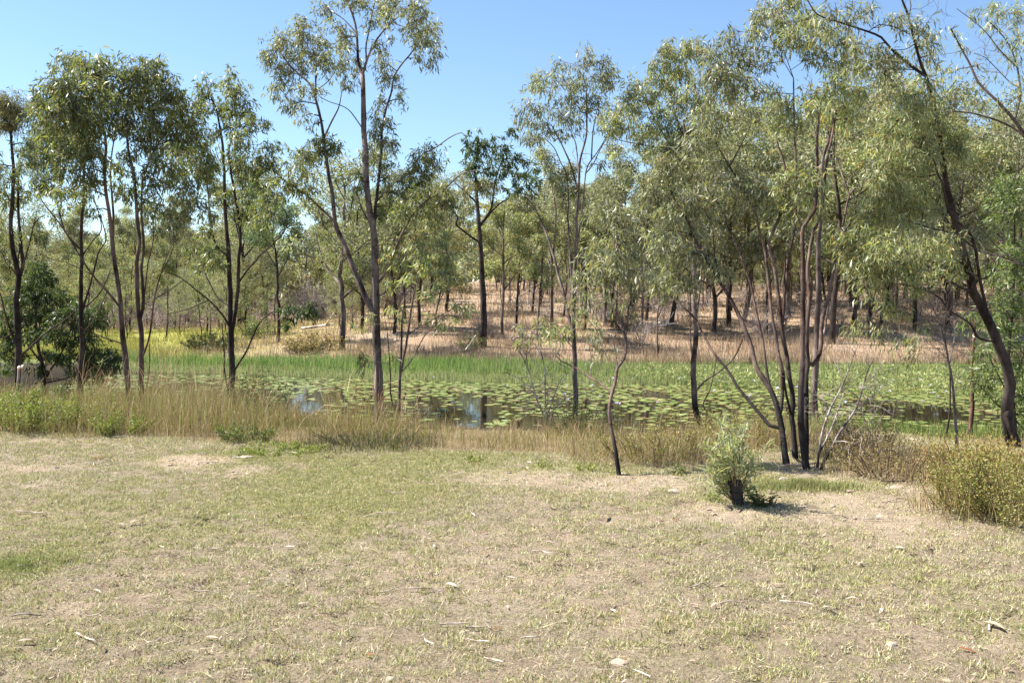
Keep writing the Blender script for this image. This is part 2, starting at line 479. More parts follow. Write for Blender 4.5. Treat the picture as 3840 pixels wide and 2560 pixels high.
DENS = 1.55
class Tree:
    def __init__(s, name, label, cat, D, group=None, bark='grey', char=0.0):
        s.name, s.label, s.cat, s.D, s.group = name, label, cat, D, group
        s.bark = np.array(BARKS[bark]); s.char = char
        s.N = np.zeros((0, 3)); s.NR = np.zeros(0)
        s.root = None
    def _stem(s, P, R, part, step):
        P, R = smooth_line(P, R, step)
        n = len(P)
        if n > 4:
            w = rng.normal(0, 1, (n, 3)); w = (w + np.roll(w, 1, 0) + np.roll(w, -1, 0)) / 3
            w[0] = 0; P = P + w * R[:, None] * .22
        c = np.tile(s.bark, (n, 1)) * (1 + rng.normal(0, .05, (n, 1)))
        if s.char > 0:                 # bark blackened by an old ground fire
            hgt = P[:, 2] - s.base[2]
            k = sm(s.char * 1.25, s.char * .6, hgt + (rng.random(n) - .5) * s.char * .3)
            c = c * (1 - k[:, None]) + np.array([.022, .019, .018]) * k[:, None]
        b = Buf(); sides = 11 if R.max() > .03 else (8 if R.max() > .014 else 6)
        tube(b, P, R, sides, c, lump=.13)
        b.build(part, M_BARK, s.root, s.base, smooth=True)
        s.N = np.concatenate([s.N, P]); s.NR = np.concatenate([s.NR, R])
    def stem(s, txt, w0, w1, dy=0.0, part='branch', snap=True, D=None):
        pts = parse(txt)
        first = s.root is None
        D0 = D or s.D
        if first or not snap:
            y0 = D0
        else:
            p = at(*pts[0], s.D)
            d2 = (s.N[:, 0] / s.N[:, 1] - p[0] / p[1]) ** 2 + ((s.N[:, 2] - CAM_H) / s.N[:, 1] - (p[2] - CAM_H) / p[1]) ** 2
            i = int(np.argmin(d2)); y0 = s.N[i, 1]
        ln = np.concatenate([[0], np.cumsum([math.dist(pts[i], pts[i + 1]) for i in range(len(pts) - 1)])]); ln /= ln[-1]
        wob = np.cumsum(rng.normal(0, .05, len(pts))) * ln
        P = np.array([at(u, v, y0 + dy * t + wb_) for (u, v), t, wb_ in zip(pts, ln, wob)])
        if not first and snap and math.sqrt(d2[i]) * F_SRC < 40: P[0] = s.N[i]
        R = (w0 + (w1 - w0) * ln) * .5 / F_SRC * P[:, 1]
        if first or not snap:
            g = hz(P[0, 0], P[0, 1])
            if first: s.base = np.array([P[0, 0], P[0, 1], g])
            if P[0, 2] > g + .02 and part == 'trunk':
                P = np.concatenate([[[P[0, 0], P[0, 1], g - .08]], P]); R = np.concatenate([[R[0] * 1.25], R])
            elif part == 'trunk':
                R[0] *= 1.2
            if first: s.root = empty(s.name, s.base, s.label, s.cat, s.group)
        step = max(.06, min(.2, R.mean() * 3))
        s._stem(P, R, part, step)
        return s
    def crown(s, clumps, pal, dens=1.0, L=.11, W=.02, droop=1.0, deep=1.0, twig_r=.004, depth_jit=.5, mat=None, per=12, spread=.09):
        cols, wts = LEAFP[pal]
        lb, tb = Buf(), Buf()
        nodes = s.N.copy(); nr = s.NR.copy()
        ok = nodes[:, 2] > s.base[2] + .25 * (nodes[:, 2].max() - s.base[2]) * .3
        nodes, nr = nodes[ok], nr[ok]
        toks = clumps.replace('|', ' ').split(); i = 0; r = None; lst = []
        while i < len(toks):
            if toks[i].isalpha(): r = toks[i]; i += 1
            else:
                x, y, rx, ry = map(float, toks[i:i + 4]); i += 4
                u, v = src(r, x, y); sc = REG[r][2]
                lst.append((u, v, rx * 1.32 / sc, ry * 1.28 / sc))
        for (u, v, ru, rv) in lst:
            p = at(u, v, s.D)
            q = np.stack([nodes[:, 0] / nodes[:, 1], (nodes[:, 2] - CAM_H) / nodes[:, 1]], 1)
            pq = np.array([p[0] / p[1], (p[2] - CAM_H) / p[1]])
            dd = np.hypot(q[:, 0] - pq[0], q[:, 1] - pq[1]) + .6 * np.maximum(0, q[:, 1] - pq[1])
            j = int(np.argmin(dd))
            rm = (ru + rv) * .5 / F_SRC * s.D
            dist = np.hypot(*(q[j] - pq)) * s.D
            yc = nodes[j, 1] + rng.normal(0, 1) * min(depth_jit, .3 * rm + .45 * dist)
            c = at(u, v, yc)
            rx, rz = ru / F_SRC * yc, rv / F_SRC * yc
            ry = (rx + rz) * .5 * deep
            A = math.pi * rx * rz
            nl = max(20, int(DENS * dens * A / (L * W * .62)))
            nt_ = max(3, nl // per)
            # limb to the clump
            a0 = nodes[j]; rad = min(nr[j] * .7, .016)
            m = (a0 + c) * .5 + np.array([0, 0, .12 * dist]) + rng.normal(0, .06 * dist + .01, 3)
            LP, LR = smooth_line([a0, m, c], [rad, max(rad * .7, twig_r * 1.3), twig_r * 1.2], .12)
            tube(tb, LP, LR, 5, s.bark * .8)
            nodes = np.concatenate([nodes, LP[1:]]); nr = np.concatenate([nr, LR[1:]])
            # twig ends through the clump, thinner near its heart
            e = unit(rng.normal(size=(nt_, 3))) * (rng.random((nt_, 1)) ** .45) * (1 + .5 * rng.random((nt_, 1)) ** 4)
            E = c + e * np.array([rx, ry, rz])
            half = LP[len(LP) // 2:]
            S0 = half[rng.integers(0, len(half), nt_)]
            M = S0 * .45 + E * .55 + np.array([0, 0, 1.0]) * (.12 * np.linalg.norm(E - S0, axis=1, keepdims=True))
            for k in range(nt_):
                tube(tb, np.array([S0[k], M[k], E[k]]), [twig_r * .8, twig_r * .6, twig_r * .35], 3, s.bark * .75, cap=False)
            w = np.repeat(np.arange(nt_), per)[:max(nl, nt_ * per)]
            t = rng.random((len(w), 1)) ** .6
            B = M[w] * (1 - t) + E[w] * t + rng.normal(0, spread * .45, (len(w), 3))
            D = rng.normal(0, .55, (len(w), 3)) + np.array([0, 0, -droop]) + unit(E[w] - S0[w]) * .35
            cl = palette(len(w), cols, wts) * (1 + rng.normal(0, .10))
            Ls = L * rng.uniform(.65, 1.3, len(w))
            leaves(lb, B, D, Ls, W * Ls / L * rng.uniform(.8, 1.2, len(w)), cl)
        tb.build('twigs', M_BARK, s.root, s.base, kind='stuff')
        lb.build('crown', mat or M_LEAF, s.root, s.base, kind='stuff')
        return s
    def bare_twigs(s, n, length, r=.004, gen=3, lo=.3):
        tb = Buf()
        zmin, zmax = s.N[:, 2].min(), s.N[:, 2].max()
        cand = np.where(s.N[:, 2] > zmin + lo * (zmax - zmin))[0]
        def grow(p, d, ln, rad, g):
            k = 4; P = [p]
            for _ in range(k):
                d = unit(d + rng.normal(0, .28, 3)); P.append(P[-1] + d * ln / k)
            tube(tb, np.array(P), np.linspace(rad, rad * .5, k + 1), 4, s.bark * 1.05)
            if g > 0:
                for _ in range(rng.integers(1, 4)):
                    i = rng.integers(1, k + 1)
                    grow(P[i], unit(d + rng.normal(0, .75, 3)), ln * rng.uniform(.45, .75), rad * .6, g - 1)
        for _ in range(n):
            i = rng.choice(cand)
            t = unit(s.N[min(i + 1, len(s.N) - 1)] - s.N[max(i - 1, 0)])
            d = unit(t * .5 + rng.normal(0, .8, 3) + np.array([0, 0, .25]))
            grow(s.N[i], d, length * rng.uniform(.6, 1.3), min(r, s.NR[i] * .6 + .001), gen - 1)
        tb.build('twigs', M_BARK, s.root, s.base, kind='stuff')
        return s

# ------------------------------------------------------------------ the trees round the pond, each limb a part of its own
# leaning dark tree at the left edge
t = Tree('gum_tree', 'dark three-stemmed gum with an olive top at the edge beside the dark green bush', 'tree', 20.0, bark='dark')
t.stem('E 125 1130 130 900 122 650 112 480 130 350 110 250 80 100 | A 72 1560 85 1400 95 1200 80 1000 72 850', 26, 8, .3, 'trunk')
t.stem('E 130 370 160 250 142 100 | A 125 1450 127 1250 132 1120', 14, 6, .5)
t.stem('E 150 300 200 120 | A 240 1540 310 1480', 8, 3, -.5)
t.stem('E 160 880 300 740 430 650 540 560', 10, 3, -1.0)
t.stem('E 100 830 45 620 0 450', 9, 5, -.4)
t.stem('E 100 700 30 760 -60 700', 8, 4, -.4)
t.crown('A 80 720 120 90 20 800 110 100 150 790 70 70 60 880 100 50 0 700 60 60', 'olive', 1.3, .10, .014)
t.crown('A 60 1240 90 90 190 1000 70 70 210 1130 80 60 20 1380 60 80 -30 1150 80 100 150 1350 50 60 | E 60 60 70 60 250 60 60 50', 'deep', 1.10, .12, .022)

t = Tree('gum_tree', 'straight single dark trunk standing in the water grass before the dark green bush', 'tree', 22.5, bark='dark')
t.stem('E 555 1200 560 1000 562 800 556 550 560 250 560 0 | A 575 1400 580 1150 590 1000 585 860', 21, 7, .3, 'trunk')
t.stem('E 545 170 450 30 | A 380 1350 300 1250 240 1120', 8, 3, -.5)
t.stem('E 565 190 640 90 700 0 | A 640 1340', 6, 2, .5)
t.stem('E 590 620 640 330 680 170 730 80 | A 690 1480', 9, 3, -.5)
t.stem('E 600 580 690 450 760 300', 6, 3, -.6)
t.crown('A 380 1000 140 130 270 960 90 90 300 1220 90 110 330 1080 110 80 560 820 130 120 480 1000 120 110 420 1330 60 60 250 1300 60 60 170 1080 70 80 330 870 90 80 560 1000 100 80 380 1480 70 50 560 1300 60 60', 'deep', 1.22, .12, .023)

t = Tree('gum_tree', 'pinkish grey gum curving away from its close neighbour with long bare side branches', 'tree', 17.0, bark='brown')
t.stem('E 902 1280 880 1050 852 800 830 550 815 400 790 250 770 50 | A 750 1450 720 1200 732 1000 700 800 680 620', 24, 7, .4, 'trunk')
t.stem('E 800 230 778 60 | A 780 1450 762 1250 768 1080 800 900', 11, 4, .6)
t.stem('E 822 540 740 440 640 330 560 210 430 0 | A 300 1400 250 1300', 9, 3, -.8)
t.stem('E 840 820 750 770 600 710 490 650 488 590', 6, 2, -.8)
t.stem('E 740 440 640 640 540 760', 5, 2, -.4)
t.stem('E 640 330 480 250 330 210 260 160', 4, 2, -.4)
t.stem('A 732 1000 600 850 520 680', 7, 3, -.5)
t.crown('A 600 460 130 90 480 440 90 80 480 560 150 110 700 560 130 130 370 620 100 110 330 760 110 130 600 690 160 120 450 750 120 110 650 850 140 120 500 900 120 110 360 900 100 90 720 700 110 110 560 1080 120 90 780 820 90 90 700 450 60 60 640 1000 90 70 270 700 60 70 420 1050 80 70 700 1130 60 60', 'deep', 1.38, .12, .024)
t.crown('A 480 1180 90 70 380 1200 80 60 600 1220 90 70 680 1260 70 60 560 1330 70 60 420 1300 60 50 500 1300 60 50 330 1330 70 60 420 1420 60 40 640 1450 50 60', 'deep', 0.99, .12, .024)

t = Tree('gum_tree', 'twin-stemmed grey brown gum with slim branches leaning over the lily pads', 'tree', 17.2, bark='brown')
t.stem('E 975 1290 970 1050 975 800 965 650 945 500 945 250 960 100 | A 945 1500 930 1300 910 1150 880 1000 870 800 900 620', 22, 6, .2, 'trunk')
t.stem('E 975 670 990 520 976 300 990 120 | A 975 1450 985 1250 1030 1100 1045 950 1050 720', 13, 4, .6, 'trunk')
t.stem('E 1000 930 1030 750 1060 520 1100 350 1170 150 1240 70', 8, 3, -.6)
t.stem('E 985 1190 1010 1100 1030 950 1030 800', 6, 3, -.3)
t.stem('E 1070 500 1200 410 1300 330', 5, 2, -.4)
t.stem('E 1110 330 1180 180 1200 80 | A 1180 1500', 5, 2, .3)
t.stem('A 1030 1100 1150 900 1250 820', 7, 3, .5)
t.stem('A 985 1250 1090 1180 1200 1100', 6, 3, -.5)
t.stem('E 990 560 1020 250 1060 80 | A 1060 1500 1130 1300', 6, 3, .4)
t.crown('A 940 480 110 90 1060 520 100 90 1080 430 60 40 890 620 130 110 1150 570 90 90 1000 700 150 110 1180 700 110 110 1100 850 160 110 930 840 130 110 1290 740 100 90 1300 850 130 100 1320 960 130 110 1180 1000 140 110 960 980 120 110 1400 1050 80 110 1380 1180 100 80 1460 1150 60 70 1250 1180 100 80 880 520 60 60 1220 620 50 60', 'deep', 1.38, .12, .024)
t.crown('A 1080 1130 90 80 980 1200 90 70 880 1100 80 70 1000 1400 80 60 820 1300 70 60 1180 1180 80 70 1260 1060 80 70 1060 1500 70 50 1240 1500 80 50 1200 1300 120 90 1320 1300 100 80 1050 1280 70 70 900 1330 80 70 1300 1430 110 80 1150 1440 70 60 1420 1460 70 80 830 1180 60 60 | E 1180 20 70 40 1060 20 50 40', 'deep', 1.05, .12, .024)

t = Tree('gum_tree', 'black-barked gum by the water with a wispy dark crown and a long side branch', 'tree', 22.5, bark='dark')
t.stem('E 1592 1200 1600 950 1592 700 1590 450 1580 250 1565 50 | A 1550 1450 1545 1250 1540 1050 1528 950 1490 750 1450 660', 26, 6, .4, 'trunk')
t.stem('E 1615 760 1632 500 1648 200 1655 0 | A 1580 1100 1600 960 1630 850 1600 650', 16, 4, -.3, 'trunk')
t.stem('E 1580 680 1540 610 1440 500 1350 430 1250 350 1150 310', 8, 3, -.7)
t.stem('E 1565 190 1480 90 | A 1430 1300 1400 1200', 9, 3, .6)
t.stem('E 1625 520 1640 400 1700 300 1765 230 | F 20 200 120 110 200 20 | B 210 1480 160 1400', 9, 3, -.7)
t.stem('E 1622 1030 1700 850 1765 700 | F 10 680 60 620 140 570 230 545', 9, 3, -1.2)
t.stem('E 1440 500 1300 560 1140 600', 5, 2, -.3)
t.stem('E 1590 560 1500 480 1420 330 1370 200', 6, 3, .5)
t.stem('E 1570 1190 1550 1000 1545 830 1530 660', 8, 3, -.6)
t.stem('A 1560 1200 1650 1080 1720 1000', 6, 3, -.4)
t.crown('A 1420 590 70 70 1400 700 60 70 1580 520 50 60 1570 620 70 70 1650 640 80 80 1490 760 90 70 1700 760 70 80 1610 760 80 80 1560 880 70 80 1650 960 90 110 1720 880 40 60 1690 1180 80 110 1470 920 50 60 1600 1080 50 60 1420 1180 70 70 1460 1300 60 60 1540 1330 50 50', 'deep', 1.1, .13, .026)
t.crown('B -10 860 70 60 60 830 40 40 80 1030 90 70 30 1150 80 90 110 1130 70 70 20 1270 80 70 90 1330 70 60 40 1430 90 70 100 1480 60 60 20 1530 60 50 | A 1720 1350 60 90 1700 1480 60 60 | E 1440 40 100 50 1350 130 90 70 1460 160 80 70 1500 260 70 60 1420 250 80 60', 'deep', 1.1, .13, .026)
t.crown('F 190 560 80 40 260 600 70 45 330 580 70 40 390 590 50 60 230 650 50 30 170 690 40 25 380 520 50 30', 'dark', 1.1, .13, .036)

# tallest tree
t = Tree('gum_tree', 'tallest smooth grey gum forking high against the open sky, one long limb arching over', 'tree', 18.4, bark='pale', char=.0)
t.stem('F 850 1350 845 1100 835 850 826 600 826 400 820 200 805 0 | B 785 1500 765 1300 755 1100 742 900 745 700 742 580 737 515', 35, 17, .5, 'trunk')
t.stem('B 737 515 705 430 702 330 695 230 672 120 640 40 600 -60', 12, 6, .4, 'trunk')
t.stem('B 740 515 760 430 800 330 850 250 920 170 985 115', 10, 4, -.5)
t.stem('B 762 420 758 320 782 200 800 100 830 -30', 7, 3, .6)
t.stem('F 806 620 760 500 700 350 640 200 590 80 550 0 | B 540 1480 520 1300 490 1130 470 960 440 800 410 680 375 590 330 540 250 470 170 370', 23, 5, .8, 'trunk')
t.stem('B 410 680 412 560 415 440 380 300', 8, 3, .5)
t.stem('B 485 950 510 860 570 740 590 640', 8, 3, -.5)
t.stem('B 548 1530 440 1430 330 1330 200 1250 110 1160', 10, 4, -.9)
t.stem('F 832 330 838 150 | B 820 1540 830 1400 850 1200 862 1050 870 900 890 780 930 650 950 540 1000 450 1060 380 1110 310', 15, 5, .9, 'trunk')
t.stem('B 836 1400 920 1290 1060 1190 1120 1090 1250 1010 1350 940 1420 917 1450 950', 8, 3, -.9)
t.stem('F 850 400 900 300 950 180 990 80 1030 0 | B 1100 1450 1200 1370 1290 1310 1390 1220 1440 1190 1520 1175', 11, 4, -1.2)
t.stem('B 722 910 660 780 600 735 500 700 430 660', 5, 2, -.5)
t.stem('B 930 160 1000 180 1060 200', 4, 2, -.2)
t.stem('B 770 1560 730 1440 700 1350 640 1240 650 1180', 7, 3, .9)
t.stem('B 690 230 600 130 500 70', 6, 3, .4)
t.stem('B 400 620 500 560 560 470', 5, 2, -.5)
t.crown('B 200 270 95 85 120 350 80 80 80 420 50 70 330 240 85 90 400 380 100 100 300 370 80 80 480 450 70 90 250 500 100 80 340 130 70 40 450 250 60 60 130 640 55 45 250 720 90 55 380 640 90 60 200 590 60 50 330 800 55 50 400 850 30 40 160 480 60 60', 'grey', 1.08, .11, .021)
t.crown('B 570 440 70 90 580 330 60 60 620 250 50 80 480 60 75 60 560 190 50 50 700 20 130 60 860 60 110 70 960 30 100 70 1100 50 100 70 1140 130 80 55 1180 210 90 70 1120 260 70 80 1210 320 80 70 1230 410 50 45 1130 430 45 45 1050 200 60 60 900 130 60 70 780 160 40 60 870 440 60 80 900 540 70 60 870 310 50 45 940 260 30 25 990 580 30 60 1000 690 35 45 850 700 50 60 840 830 60 60 900 850 60 50 800 920 50 50 900 980 70 50 960 1000 40 45 790 1030 30 40 830 1080 30 25 690 420 50 80 640 560 60 50', 'grey', 1.12, .11, .021)
t.crown('B 480 980 70 70 540 1020 50 60 420 1000 60 60 460 1070 60 40 300 1040 50 60 350 1100 60 60 260 1150 70 60 330 1200 70 50 220 1260 80 55 300 1320 80 60 380 1290 50 60 380 1410 50 35 170 1330 70 60 120 1240 60 55', 'deep', 1.17, .11, .022)
t.crown('B 680 1200 70 50 600 1230 50 40 740 1250 40 60 690 1290 60 40 900 1160 50 45 880 1240 50 50 1160 1040 70 60 1230 1090 80 60 1120 1110 60 60 1080 1190 80 60 1180 1180 90 70 1020 1260 80 60 1110 1280 90 70 970 1350 80 70 1060 1380 90 70 1160 1330 80 60 1190 1420 70 60 920 1420 70 60 1000 1470 80 60 1110 1490 80 60 1220 1500 60 50 860 1480 50 50 1350 1420 60 80 1290 1300 50 50', 'deep', 1.08, .11, .022)

t = Tree('gum_sapling', 'slim multi-stemmed young gum beside the tall grey trunk, spreading low', 'tree', 18.0, bark='grey')
t.stem('F 960 1335 985 1240 990 1080 1000 900 1006 650 1022 500 1010 400 1000 300 970 150', 13, 4, .3, 'trunk')
t.stem('F 1000 1020 1030 830 1060 650 1080 500 1100 400 1130 250 1150 120', 10, 4, -.4, 'trunk')
t.stem('F 1008 1020 1080 900 1160 750 1230 680 1350 560', 6, 2, -.7)
t.stem('F 1055 730 1170 660 1300 590 1480 480', 6, 2, -.5)
t.stem('F 955 1320 930 1150 925 980 905 720 888 640', 7, 3, -.2)
t.stem('F 1080 500 1180 420 1240 330', 4, 2, .5)
t.crown('F 950 570 60 45 890 380 40 30 730 680 60 35 780 610 40 30 980 610 50 40 1000 230 90 70 920 150 60 60 1090 120 90 90 1150 260 90 70 1060 330 70 50 1250 430 90 60 1170 480 60 50 1330 200 70 80 1350 330 70 70 1280 120 70 70 1420 540 80 50 1380 620 50 40 1470 600 45 50 1240 620 60 40 1300 690 60 30 760 930 40 40 730 870 30 30 960 900 40 20 1180 40 80 50', 'lime', .85, .13, .028)

t = Tree('gum_tree', 'dark-crowned gum with a thick black trunk on the brown far bank', 'tree', 40.0, bark='dark')
t.stem('F 1570 705 1562 400 1545 150 1535 0 | B 1530 1480 1520 1350 1510 1150', 26, 9, .5, 'trunk')
t.stem('F 1540 100 1480 60 1380 -20 | B 1390 1500 1330 1420', 9, 4, -.5)
t.stem('B 1530 1420 1430 1310 1370 1260', 9, 4, .5)
t.stem('B 1600 1560 1650 1430 1740 1370', 10, 4, .8)
t.stem('B 1560 1560 1620 1440 1650 1250 1700 1100', 10, 4, .8)
t.crown('B 1530 950 80 60 1480 1010 70 60 1590 1010 70 70 1530 1080 90 60 1470 1140 80 60 1600 1130 80 60 1690 1000 50 90 1720 1120 60 80 1680 1200 80 50 1540 1190 80 50 | C 0 900 40 70 0 1040 50 60 60 1130 70 60 130 1160 60 60 40 1230 80 60 140 1250 60 50 90 1310 80 40 20 1320 60 50', 'dark', 1.0, .24, .05)
t.crown('B 1480 1270 80 50 1560 1290 90 60 1440 1340 60 50 1640 1270 60 50', 'olive', 1.0, .2, .03)

t = Tree('gum_tree', 'airy silver-leaved gum with upright forking stems standing behind the grey dead shrub', 'tree', 18.3, bark='grey')
t.stem('G 430 1410 440 1200 436 1000 430 800 426 600 428 350 440 150 | C 446 1500 462 1250 472 1100 510 950 515 800 512 620', 21, 5, .5, 'trunk')
t.stem('G 425 760 370 530 320 320 250 80 | C 205 1540 155 1430 95 1350', 15, 5, .9, 'trunk')
t.stem('G 455 400 452 100 | C 490 1380 502 1250 520 1150 580 1060 630 980 680 880', 10, 3, -.5)
t.stem('C 445 1340 430 1220 390 1100 340 990 270 860', 10, 3, -.5)
t.stem('G 405 560 400 200 | C 386 1500 390 1380 375 1200 340 1130 290 1020 230 960', 9, 3, .6)
t.stem('C 465 1230 440 1000 380 850', 6, 3, .5)
t.stem('C 545 1100 560 900 600 700', 6, 3, .5)
t.stem('C 505 1200 560 1130 620 1010 700 900', 5, 2, -.6)
t.crown('C 530 390 50 50 540 340 25 25 460 460 60 65 640 450 70 60 610 560 90 70 690 560 45 60 680 500 50 40 300 460 45 50 290 540 60 50 200 530 65 50 150 600 70 50 270 610 80 60 390 590 70 70 390 690 80 60 500 600 80 70 540 690 80 60 100 740 70 50 210 740 80 60 60 820 50 45 330 780 80 60 130 870 70 60 220 880 70 60 180 960 60 55 100 960 40 50 170 1060 55 35 470 770 70 70 420 850 70 50 340 900 60 60 590 1140 35 30 630 1110 30 25 700 1050 35 40 620 740 60 60 640 860 60 50', 'grey', 0.98, .11, .020)
t.bare_twigs(26, .5, .005, 2, .1)

t = Tree('dead_shrub', 'leafless grey shrub fanning its thin stems before the silver-leaved gum', 'shrub', 17.4, bark='dead')
t.stem('G 242 1390 235 1330 170 1180 120 1000 60 870 -10 760', 9, 3, -.5, 'trunk')
t.stem('G 238 1330 230 1200 226 1000 210 900 180 800', 7, 2, .3)
t.stem('G 245 1310 285 1180 330 1060 390 1000', 6, 2, -.4)
t.stem('G 245 1330 300 1240 400 1160 450 1150', 5, 2, .4)
t.stem('G 160 1150 60 1050 -40 1000', 4, 2, .3)
t.stem('G 110 980 100 850 130 760', 4, 2, -.3)
t.bare_twigs(46, .62, .006, 3, .15)
t.crown('G 150 720 90 60 60 700 60 50 240 680 60 50 100 800 60 40 180 600 70 40 290 740 50 50', 'lime', .45, .12, .022)

t = Tree('gum_tree', 'small crooked dark-barked gum rising from the edge of the mown lawn', 'tree', 9.35, bark='brown', char=.32)
t.stem('S 1423 1097 1416 1050 1410 1015 1404 985 1400 950 1403 915 1414 875 | G 730 965 772 900 787 830 782 750 745 660 716 570 720 480 725 400 716 200 724 90 745 20', 17, 6, .6, 'trunk')
t.stem('G 668 1130 610 1075 540 1035 430 960 340 920 285 860', 9, 3, .7)
t.stem('G 440 960 432 860 350 740 280 680', 5, 2, .3)
t.stem('G 725 975 705 850 655 780 600 740', 7, 2, .4)
t.stem('G 778 740 800 640 802 560 830 480', 7, 3, .3)
t.stem('G 716 470 690 300 640 120', 6, 2, .5)
t.stem('G 722 130 800 100 900 90', 6, 2, .5)
t.stem('G 550 1030 545 880 520 760', 4, 2, .3)
t.crown('G 700 200 90 80 620 260 80 60 570 330 70 60 500 420 70 50 650 380 80 60 780 330 80 60 830 440 70 50 730 80 90 70 600 120 80 60 680 500 60 40 860 190 80 70 900 330 70 60 620 730 45 25 560 780 35 25 650 850 45 25 590 880 40 25 780 200 60 60 760 530 50 30 540 210 60 50 470 330 60 50 830 560 40 30 530 540 50 40 440 480 50 35 | C 640 1430 90 60 760 1480 80 60 560 1480 70 50', 'grey', 1.29, .085, .0145, deep=1.2, twig_r=.0025)
t.crown('G 300 690 50 30 240 720 40 25 330 770 40 25 540 650 50 30 400 700 40 30 450 600 40 30', 'lime', 0.58, .085, .0145, twig_r=.0025)
t.bare_twigs(24, .28, .003, 2, .1)

t = Tree('gum_tree', 'straight pale-trunked gum on the bank between the crooked gum and the burnt clump', 'tree', 17.6, bark='pale', char=.62)
t.stem('G 1292 1400 1275 1290 1258 1180 1252 950 1262 700 1258 450 1255 250 1262 50 | C 1242 1500 1245 1300 1220 1050 1180 850', 24, 8, .4, 'trunk')
t.stem('C 1244 1350 1180 1150 1060 950 960 780 900 650', 9, 3, .6)
t.stem('C 1235 1180 1300 950 1320 700 1290 500', 9, 3, .8)
t.stem('C 1222 1050 1130 800 1080 580', 7, 3, .9)
t.stem('G 1262 650 1300 400 1310 200 1330 60', 8, 4, .5)
t.stem('G 1270 1140 1340 1050 1420 1000 1530 900 1590 770', 8, 4, -.9)
t.stem('G 1325 1380 1345 1280 1318 1220 1370 1100 1410 900', 7, 3, -.6, snap=False, D=17.3)
t.stem('G 1240 960 1232 780 1228 600 1238 300', 6, 3, -.4)
t.stem('C 1080 1050 900 1000 700 960 640 950', 5, 2, -.6)
t.crown('C 850 600 90 60 780 700 90 70 700 790 90 70 830 780 80 70 920 680 70 70 760 890 80 60 680 900 50 50 860 880 70 60 980 560 60 70 1000 660 70 60 960 480 40 60 1060 320 70 50 1110 400 80 80 1030 420 60 70 1140 500 70 70 1250 300 80 50 1210 380 70 60 1330 380 70 70 1200 500 80 70 1100 600 80 70 1220 620 80 80 1150 720 90 70 1030 770 80 60 1280 730 70 60 1130 820 80 60 960 860 70 60 1060 880 70 60 900 960 60 50 700 1080 35 35 960 1040 50 60', 'lime', 1.26, .11, .019)
t.crown('C 1180 950 90 70 1080 1040 80 60 1280 880 80 70 1300 1010 80 60 1200 1080 90 70 1120 1160 90 70 1310 1140 80 70', 'grey', 1.26, .11, .019)

t = Tree('gum_clump', 'large clump of fire-blackened leaning stems rising from one base near the lawn', 'tree', 9.9, bark='brown', char=1.0)
t.stem('Q 568 748 560 640 541 500 522 420 480 280 430 200 380 110 360 10 | G 1600 680 1530 530 1440 380 1330 200 1250 50 | C 1200 1500 1080 1300', 25, 6, 1.6, 'trunk')
t.stem('Q 541 420 545 300 541 130 522 60 515 0 | H 20 550 0 350 | G 1740 150 1700 0 | C 1680 1480 1600 1310 1500 1150 1390 960', 15, 6, .9, 'trunk')
t.stem('Q 475 270 465 230 440 80 430 0 | G 1690 600 1640 380 1560 150 1490 0 | C 1440 1440 1340 1290 1290 1180', 12, 4, 1.0)
t.stem('Q 525 505 510 490 470 480 400 400 340 330 270 240 200 130 140 60 100 0 | G 1330 760 1270 640 1200 560 1100 480 900 320', 15, 4, 1.4)
t.stem('Q 628 722 612 500 600 420 610 350 590 200 560 0 | H 90 650 70 450 40 250 10 100 | D 110 1400 115 1150 60 980', 21, 7, .7, 'trunk', snap=False, D=10.3)
t.stem('Q 600 420 575 330 560 250 552 150 520 40', 11, 7, -.2)
t.stem('H 100 700 112 500 140 250 | D 190 1500 192 1150 180 800 175 540', 12, 5, .5)
t.stem('Q 697 758 672 600 656 400 660 200 666 0 | H 240 600 245 300 240 0 | D 320 1450 340 1100 340 930 360 700', 26, 9, .4, 'trunk', snap=False, D=9.7)
t.stem('Q 688 580 690 350 690 170 700 100 690 0 | H 285 500 275 300 310 50 | D 370 1450 400 1150 440 950 480 700', 20, 7, .9, 'trunk', snap=False, D=10.1)
t.stem('Q 706 130 730 110 755 75 777 0 | H 370 650 420 450 460 250 490 100 | D 530 1480 560 1350 600 1300', 17, 7, .8)
t.stem('D 560 1350 520 1230 440 1000 400 850', 7, 3, .5)
t.stem('D 600 1500 480 1480 300 1420 130 1400 80 1380', 5, 2, -.3)
t.stem('C 1500 1150 1580 1000 1650 850', 6, 3, .5)
t.stem('G 1440 380 1400 200 1380 0 | C 1340 1480', 6, 3, .4)
t.crown('D 60 60 90 70 180 60 80 70 90 170 90 70 220 170 80 70 320 130 80 80 140 270 80 70 260 290 80 80 400 240 80 70 480 320 80 60 60 330 50 60 340 400 80 60 460 440 70 60 580 380 70 60 660 430 60 50 560 280 50 50 40 640 50 60 130 760 60 70 60 850 60 60 160 870 50 60 340 640 80 70 300 730 80 60 440 560 70 60 540 620 60 60 640 640 60 60 480 760 80 60 400 850 70 60 260 850 60 50 560 830 60 60 60 1260 60 50 150 1280 90 60 240 1230 80 60 330 1240 70 60 120 1370 90 60 280 1340 80 60 200 1450 100 60 90 1480 70 50 330 1450 60 60', 'lime', 1.52, .085, .0135, twig_r=.0025)
t.crown('C 1720 80 50 60 1660 130 60 50 1720 250 50 60 1690 350 50 60 1730 460 40 60 1640 230 50 40 1500 280 80 50 1420 320 60 50 1560 350 70 50 1400 430 80 60 1510 450 80 60 1620 460 60 60 1360 540 80 60 1460 560 80 60 1580 560 70 60 1400 660 80 60 1510 660 80 60 1680 620 50 60 1300 790 80 60 1420 780 80 60 1540 770 70 60 1640 760 60 60 1700 840 50 60 1290 920 80 60 1430 900 80 60 1240 1010 80 60 1380 1020 80 60', 'grey', 1.52, .085, .0135, twig_r=.0025)
